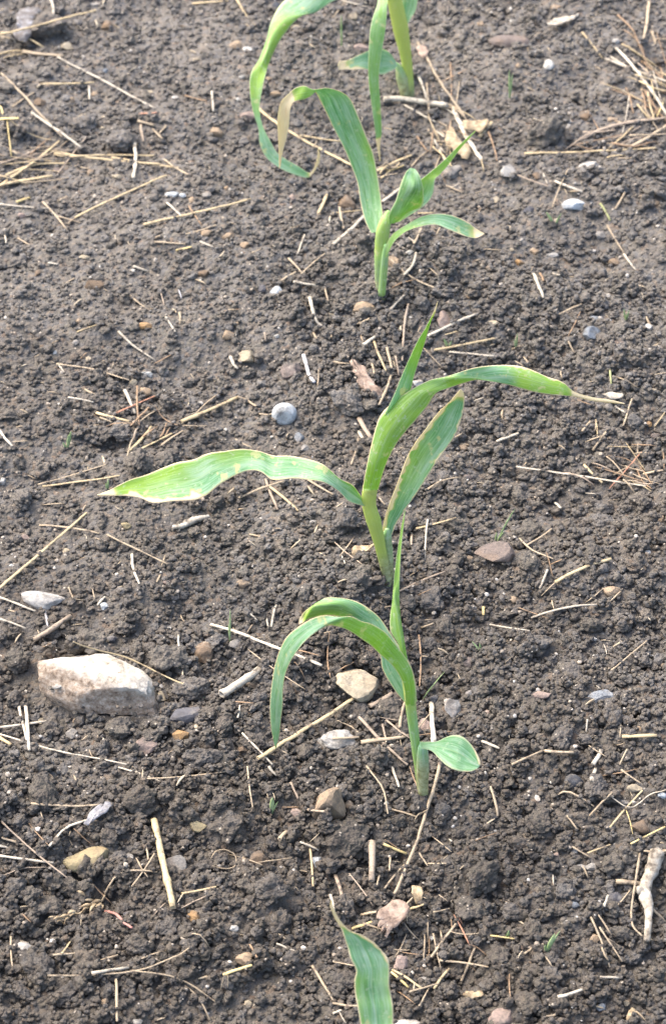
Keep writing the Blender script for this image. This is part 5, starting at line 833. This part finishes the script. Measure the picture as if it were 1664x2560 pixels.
twig(7, [(1505, 398), (1478, 500), (1440, 605), (1462, 690), (1455, 812)], [70, 66, 56, 60, 34, 30], 'bleached white knobbly twig lying in a hollow of soil')
twig(4, [(805, 80), (850, 72), (900, 45), (970, 25)], [22, 26, 36, 22], 'short cream knobbly wood chip on crusted soil below the left-reaching leaf')

# ------------------------------------------------------------------ thin flat things: dead leaves, husks, flakes
def blade(name, k, outline, material, label, cat, curl=.004, lift=.002, tilt=0.0, ridge=0.001, thick=.0003, group=None):
    ol = catmull(outline + outline[:1], len(outline) * 4 + 1)[:-1]; js = np.random.RandomState(int(outline[0][0])); ol = ol + js.randn(*ol.shape) * 2.2
    pp = [T(k, *q) for q in ol]; cx = sum(q[0] for q in pp) / len(pp); cy = sum(q[1] for q in pp) / len(pp)
    gx_, gy_, gz = ground_at(cx, cy); zb = max(hm(*on_plane(*q, gz)) for q in pp + [(cx, cy)]); z0 = gz * .5 + zb * .5 + lift
    ring = [np.array((*on_plane(*q, z0), z0)) for q in pp]; c = np.array((*on_plane(cx, cy, z0), z0)); R = max(np.linalg.norm(q - c) for q in ring)
    V = []; F = []; n = len(ring); rs = np.random.RandomState(int(cx))
    def lvl(f):
        for i, q in enumerate(ring):
            p = c + (q - c) * f; d = (p - c) / R
            V.append(p + np.array((0, 0, curl * (d[0] * d[0] - .6 * d[1] * d[1]) + tilt * d[1] * R - ridge * abs(d[0] * .6 + d[1] * .8) + .0013 * mnoise.noise(Vector(p * 190)) + .0007 * mnoise.noise(Vector(p * 480)))))
    fs = (1, .66, .33)
    for f in fs: lvl(f)
    V.append(c + np.array((0, 0, .0013 * mnoise.noise(Vector(c * 190))))); m_ = len(V); V += [v - np.array((0, 0, thick)) for v in V]
    for q in range(2):
        for i in range(n):
            j = (i + 1) % n; a = (q * n + i, q * n + j, (q + 1) * n + j, (q + 1) * n + i); F += [a, tuple(m_ + w_ for w_ in a[::-1])]
    for i in range(n):
        j = (i + 1) % n; F += [(2 * n + i, 2 * n + j, 3 * n), (m_ + 2 * n + j, m_ + 2 * n + i, m_ + 3 * n), (j, i, m_ + i, m_ + j)]
    o = mesh_obj(name, np.array(V) - c, F, material); o.location = c
    tag(o, label, cat, group); return o
blade('dead_leaf', 7, [(285, 612), (320, 622), (355, 660), (345, 690), (310, 720), (280, 735), (262, 750), (245, 768), (238, 745), (222, 755), (228, 728), (208, 735), (218, 705), (200, 700), (212, 672), (245, 645)], M_DEAD, 'jagged pinkish-brown dead leaf beside the shrivelled leaf tip', 'dead leaf', .004, .004, .25)
blade('dead_leaf', 3, [(85, 488), (120, 505), (150, 525), (170, 560), (195, 590), (235, 620), (200, 640), (160, 612), (130, 600), (108, 575), (118, 560), (92, 545), (100, 525), (80, 510)], M_DEAD, 'ragged pinkish dead leaf fragment left of the seedling with outstretched leaves', 'dead leaf', .003, .003, .2)
blade('papery_blade', 6, [(388, 250), (420, 205), (465, 165), (505, 155), (517, 178), (500, 205), (455, 228), (420, 248)], M_PAPER, 'bluish papery straw blade fanning out above the smooth river stone', 'straw blade', .002, .003, .2)
blade('husk', 1, [(530, 600), (548, 575), (565, 600), (580, 640), (610, 665), (640, 700), (625, 728), (590, 715), (560, 690), (520, 660)], M_HUSK, 'large tan papery husk under the broad bleached straw by the hanging-leaf seedling', 'husk', .004, .004)
blade('husk', 1, [(600, 575), (650, 555), (700, 548), (720, 575), (690, 610), (655, 600), (620, 605)], M_HUSK, 'crumpled tan husk at the upper end of the broad bleached straw', 'husk', .004, .004)
blade('husk', 1, [(395, 195), (420, 205), (445, 235), (430, 262), (408, 258), (390, 230)], M_DEAD, 'small pale pinkish husk right of the hanging-leaf seedling stem', 'husk', .002, .003)
blade('white_flake', 1, [(995, 108), (1030, 88), (1080, 75), (1138, 65), (1120, 85), (1075, 105), (1020, 116)], M_WOOD, 'pointed white wood flake on the far bare soil', 'flake', .001, .002)
blade('white_flake', 3, [(1250, 645), (1290, 628), (1345, 640), (1335, 658), (1285, 660)], M_WOOD, 'white flake by the thread-like dry leaf tip', 'flake', .001, .002)
blade('husk', 7, [(600, 1058), (625, 1040), (670, 1036), (698, 1058), (660, 1068), (620, 1070)], M_HUSK, 'small tan bark chip above the broad pinkish-tan stone', 'husk', .002, .002)
blade('husk', 7, [(1360, 1165), (1375, 1125), (1395, 1105), (1405, 1140), (1390, 1178), (1370, 1180)], M_HUSK, 'cream husk flake below the blue-grey pebble near the twig', 'husk', .001, .002)
blade('husk', 7, [(365, 540), (390, 535), (415, 560), (415, 605), (390, 615), (370, 590)], M_HUSK, 'crinkled tan husk right of the jagged dead leaf', 'husk', .003, .003)
blade('husk', 5, [(85, 190), (110, 158), (160, 150), (200, 158), (170, 178), (125, 188), (105, 205)], M_HUSK, 'tan husk curled at the foot of the seedling with outstretched leaves', 'husk', .004, .004)
blade('mould_patch', 0, [(75, 60), (110, 30), (160, 20), (185, 45), (160, 75), (150, 130), (130, 180), (95, 175), (60, 150), (80, 110)], M_MOULD, 'bluish-white mould crust on soil beside the mouldy clod', 'mould', .003, .0035)

# ------------------------------------------------------------------ grass ear
root = None
pp = T(6, 440, 640); gx_, gy_, gz = ground_at(*pp); root = empty('grass_ear', (gx_, gy_, hm(gx_, gy_))); org = np.array(root.location)
def spike(x, y, dx, dy, ln_, wd_):
    a = np.array(ground_at(*T(6, x, y))); s = px_size(*T(6, x, y)); b_ = np.array(ground_at(*T(6, x + dx, y + dy))); a[2] = b_[2] = hm(a[0], a[1]) + .0015
    d = (b_ - a) / (np.linalg.norm(b_ - a) + 1e-9); L_ = ln_ * TS * s; n = 7; t = np.linspace(0, 1, n)
    P = a + d * L_ * t[:, None]; P[:, 2] += .0022 * np.sin(t * 2.2) + random.uniform(0, .002)
    V, F, al, ar = tube(P - org, wd_ * TS * s / 2 * np.array([.35, .8, 1, .95, .75, .45, .08]), 8, .7, 'dome', .05, int(x)); mesh_obj('husk', V, F, M_HUSK, root)
for x, y, dx, dy, L_, W_ in [(470, 625, -60, 15, 62, 20), (475, 640, -50, 40, 60, 19), (480, 640, -25, 55, 58, 18), (455, 640, -60, 30, 60, 20), (450, 650, -45, 45, 56, 18), (440, 630, -60, 0, 56, 18), (430, 650, -55, 22, 56, 18), (465, 655, -10, 50, 50, 16), (420, 655, -50, 30, 50, 17), (440, 660, -30, 40, 52, 16), (355, 685, -45, 22, 46, 20), (325, 700, -45, 20, 46, 18), (300, 710, -45, 12, 46, 17), (290, 715, -40, 28, 44, 16), (265, 718, -40, 2, 36, 10), (400, 620, -20, -10, 40, 14)]:
    spike(x, y, dx, dy, L_, W_)
G = [np.array(ground_at(*T(6, *q))) for q in ((490, 615), (400, 660), (320, 700), (270, 722))]
P = catmull(G, 12); P[:, 2] = [hm(a, b_) + .001 for a, b_, _ in P]; V, F, al, ar = tube(P - org, np.full(12, .0005), 6); mesh_obj('rachis', V, F, M_HUSK, root)
tag(root, 'pale yellow grass ear with husks lying left of the upright stubble', 'grass ear')
straw(6, [(485, 665), (540, 695), (585, 725), (615, 755)], 14, 'r', 'pink_stem', 'pinkish-red bent stem running from the grass ear to a brown joint', color=(.42, .20, .17))

# ------------------------------------------------------------------ weed sprouts
def sprout(k, x, y, blades, label, col=None):
    gx_, gy_, gz = ground_at(*T(k, x, y)); root = empty('weed_sprout', (gx_, gy_, gz)); org = np.array((gx_, gy_, gz))
    for dx, dy, wd_, fw in blades:                 # blade tip offset in tile px, width, lean away (cm)
        tip = at_y(*T(k, x + dx, y + dy), gy_ + fw / 100); a = org - np.array((0, 0, .003)); n = 8; t = np.linspace(0, 1, n)[:, None]
        mid = (a + tip) / 2 + np.array((0, 0, .1 * np.linalg.norm(tip - a))); P = (1 - t) ** 2 * a + 2 * t * (1 - t) * mid + t ** 2 * tip
        s = px_size(*T(k, x, y)); r = wd_ * TS * s / 2 * np.array([.5, .6, .8, 1, 1, .85, .55, .1])
        V, F, al, ar = tube(P - org, r, 6, .35, 'dome'); mesh_obj('leaf' if wd_ > 9 else 'blade', V, F, M_SPROUT, root)
    tag(root, label, 'weed sprout', 'tiny green weed sprouts'); return root
sprout(1, 820, 455, [(-2, -130, 10, .4), (14, -115, 9, .3)], 'pair of thin upright green grass blades on bare soil right of the hanging-leaf seedling')
sprout(1, 1030, 1050, [(-40, -65, 14, .3), (20, -45, 10, .1), (30, -60, 8, .2)], 'small forked sprout below the smooth pale blue stone')
sprout(2, 310, 890, [(22, -75, 16, .3), (-16, -25, 12, 0), (10, -60, 10, .2)], 'tiny two-leaved sprout on crusted soil left of the broken hollow')
sprout(3, 535, 425, [(-20, -40, 14, .1), (16, -30, 10, 0)], 'tiny sprout between crossed straws beside the upright leaf spear')
sprout(3, 850, 425, [(6, -65, 9, .2), (-8, -40, 8, .1)], 'tiny grass sprout above the right-reaching leaf')
sprout(3, 1360, 300, [(-10, -55, 8, .2), (15, -50, 8, .1), (2, -30, 8, 0)], 'tiny tuft of sprout right of the blue-grey slate stone')
sprout(5, 755, 135, [(90, -150, 9, .8), (40, -45, 10, .2), (5, -40, 12, .1)], 'slender green grass sprout standing behind the flat reddish-brown stone')
sprout(5, 690, 640, [(-10, -30, 10, .1), (-45, -38, 10, .3)], 'tiny sprout on smooth soil right of the thin stem')
sprout(5, 410, 868, [(60, -70, 7, .3), (110, -128, 5, .8)], 'hair-thin green grass blade right of the thin stem')
sprout(4, 1068, 600, [(2, -150, 9, .5), (-6, -80, 7, .3)], 'upright grass blade crossing the long bleached straw')
sprout(6, 1262, 205, [(4, -68, 24, .2), (30, -50, 8, .1)], 'tiny green leaf stub left of the rounded olive-brown stone')
sprout(7, 990, 850, [(40, -80, 24, .4), (65, -95, 12, .6), (-5, -30, 14, 0)], 'small broad-leaved green sprout below the largest clod')
sprout(7, 812, 790, [(4, -36, 14, .1), (-10, -20, 8, 0)], 'tiny green bud beside yellow moss strands')
sprout(1, 40, 220, [(-2, -150, 10, .6)], 'bluish-green grass blade standing left of the hanging leaf')
sprout(2, 500, 1085, [(4, -50, 10, .2), (-8, -30, 9, .1)], 'tiny grass tuft at the tip of the left-reaching leaf')

# ------------------------------------------------------------------ loose chaff
rs = np.random.RandomState(4); PR = []
for k in range(6):
    n = 5; t = np.linspace(-1, 1, n); P = np.stack([t, .12 * rs.randn() * (1 - t * t), .1 * (1 - t * t)], 1)
    V, F, al, ar = tube(P, np.array([.06, .11, .12, .10, .05]) * (0.6 + rs.rand()), 5, .6); PR.append(proto('chaff', V, F, M_CHAFF))
m_ = 900; x = rng.uniform(AX0, AX1, m_); y = rng.uniform(AY0, AY1, m_); ok = [not BLOCK[int((b_ - HY0) / HS), int((a - HX0) / HS)] for a, b_ in zip(x, y)]; x, y = x[ok], y[ok]; m_ = len(x)
z = np.array([hm(a, b_) for a, b_ in zip(x, y)]) + .0002; s_ = rng.uniform(.0013, .0042, m_)
scatter('chaff', 'fine straw chaff sprinkled over the soil', PR, np.stack([x, y, z], 1), np.stack([rng.normal(0, .25, m_), rng.normal(0, .25, m_), rng.uniform(0, 6.28, m_)], 1), np.stack([s_, s_, s_], 1), rng.integers(0, 6, m_), rng.random(m_))

ORD = ['nearest', 'second nearest', 'third nearest', 'fourth nearest', 'fifth nearest', 'sixth nearest', 'seventh nearest', 'eighth nearest', 'ninth nearest', 'tenth nearest']
for (desc, ph), items in AUTO.items():
    if len(items) > 1:
        for q, (d, o) in enumerate(sorted(items, key=lambda i: i[0])):
            if q < len(ORD): o['label'] = f"{desc}, {ORD[q]} {ph.replace('the ', 'to the ', 1)}"
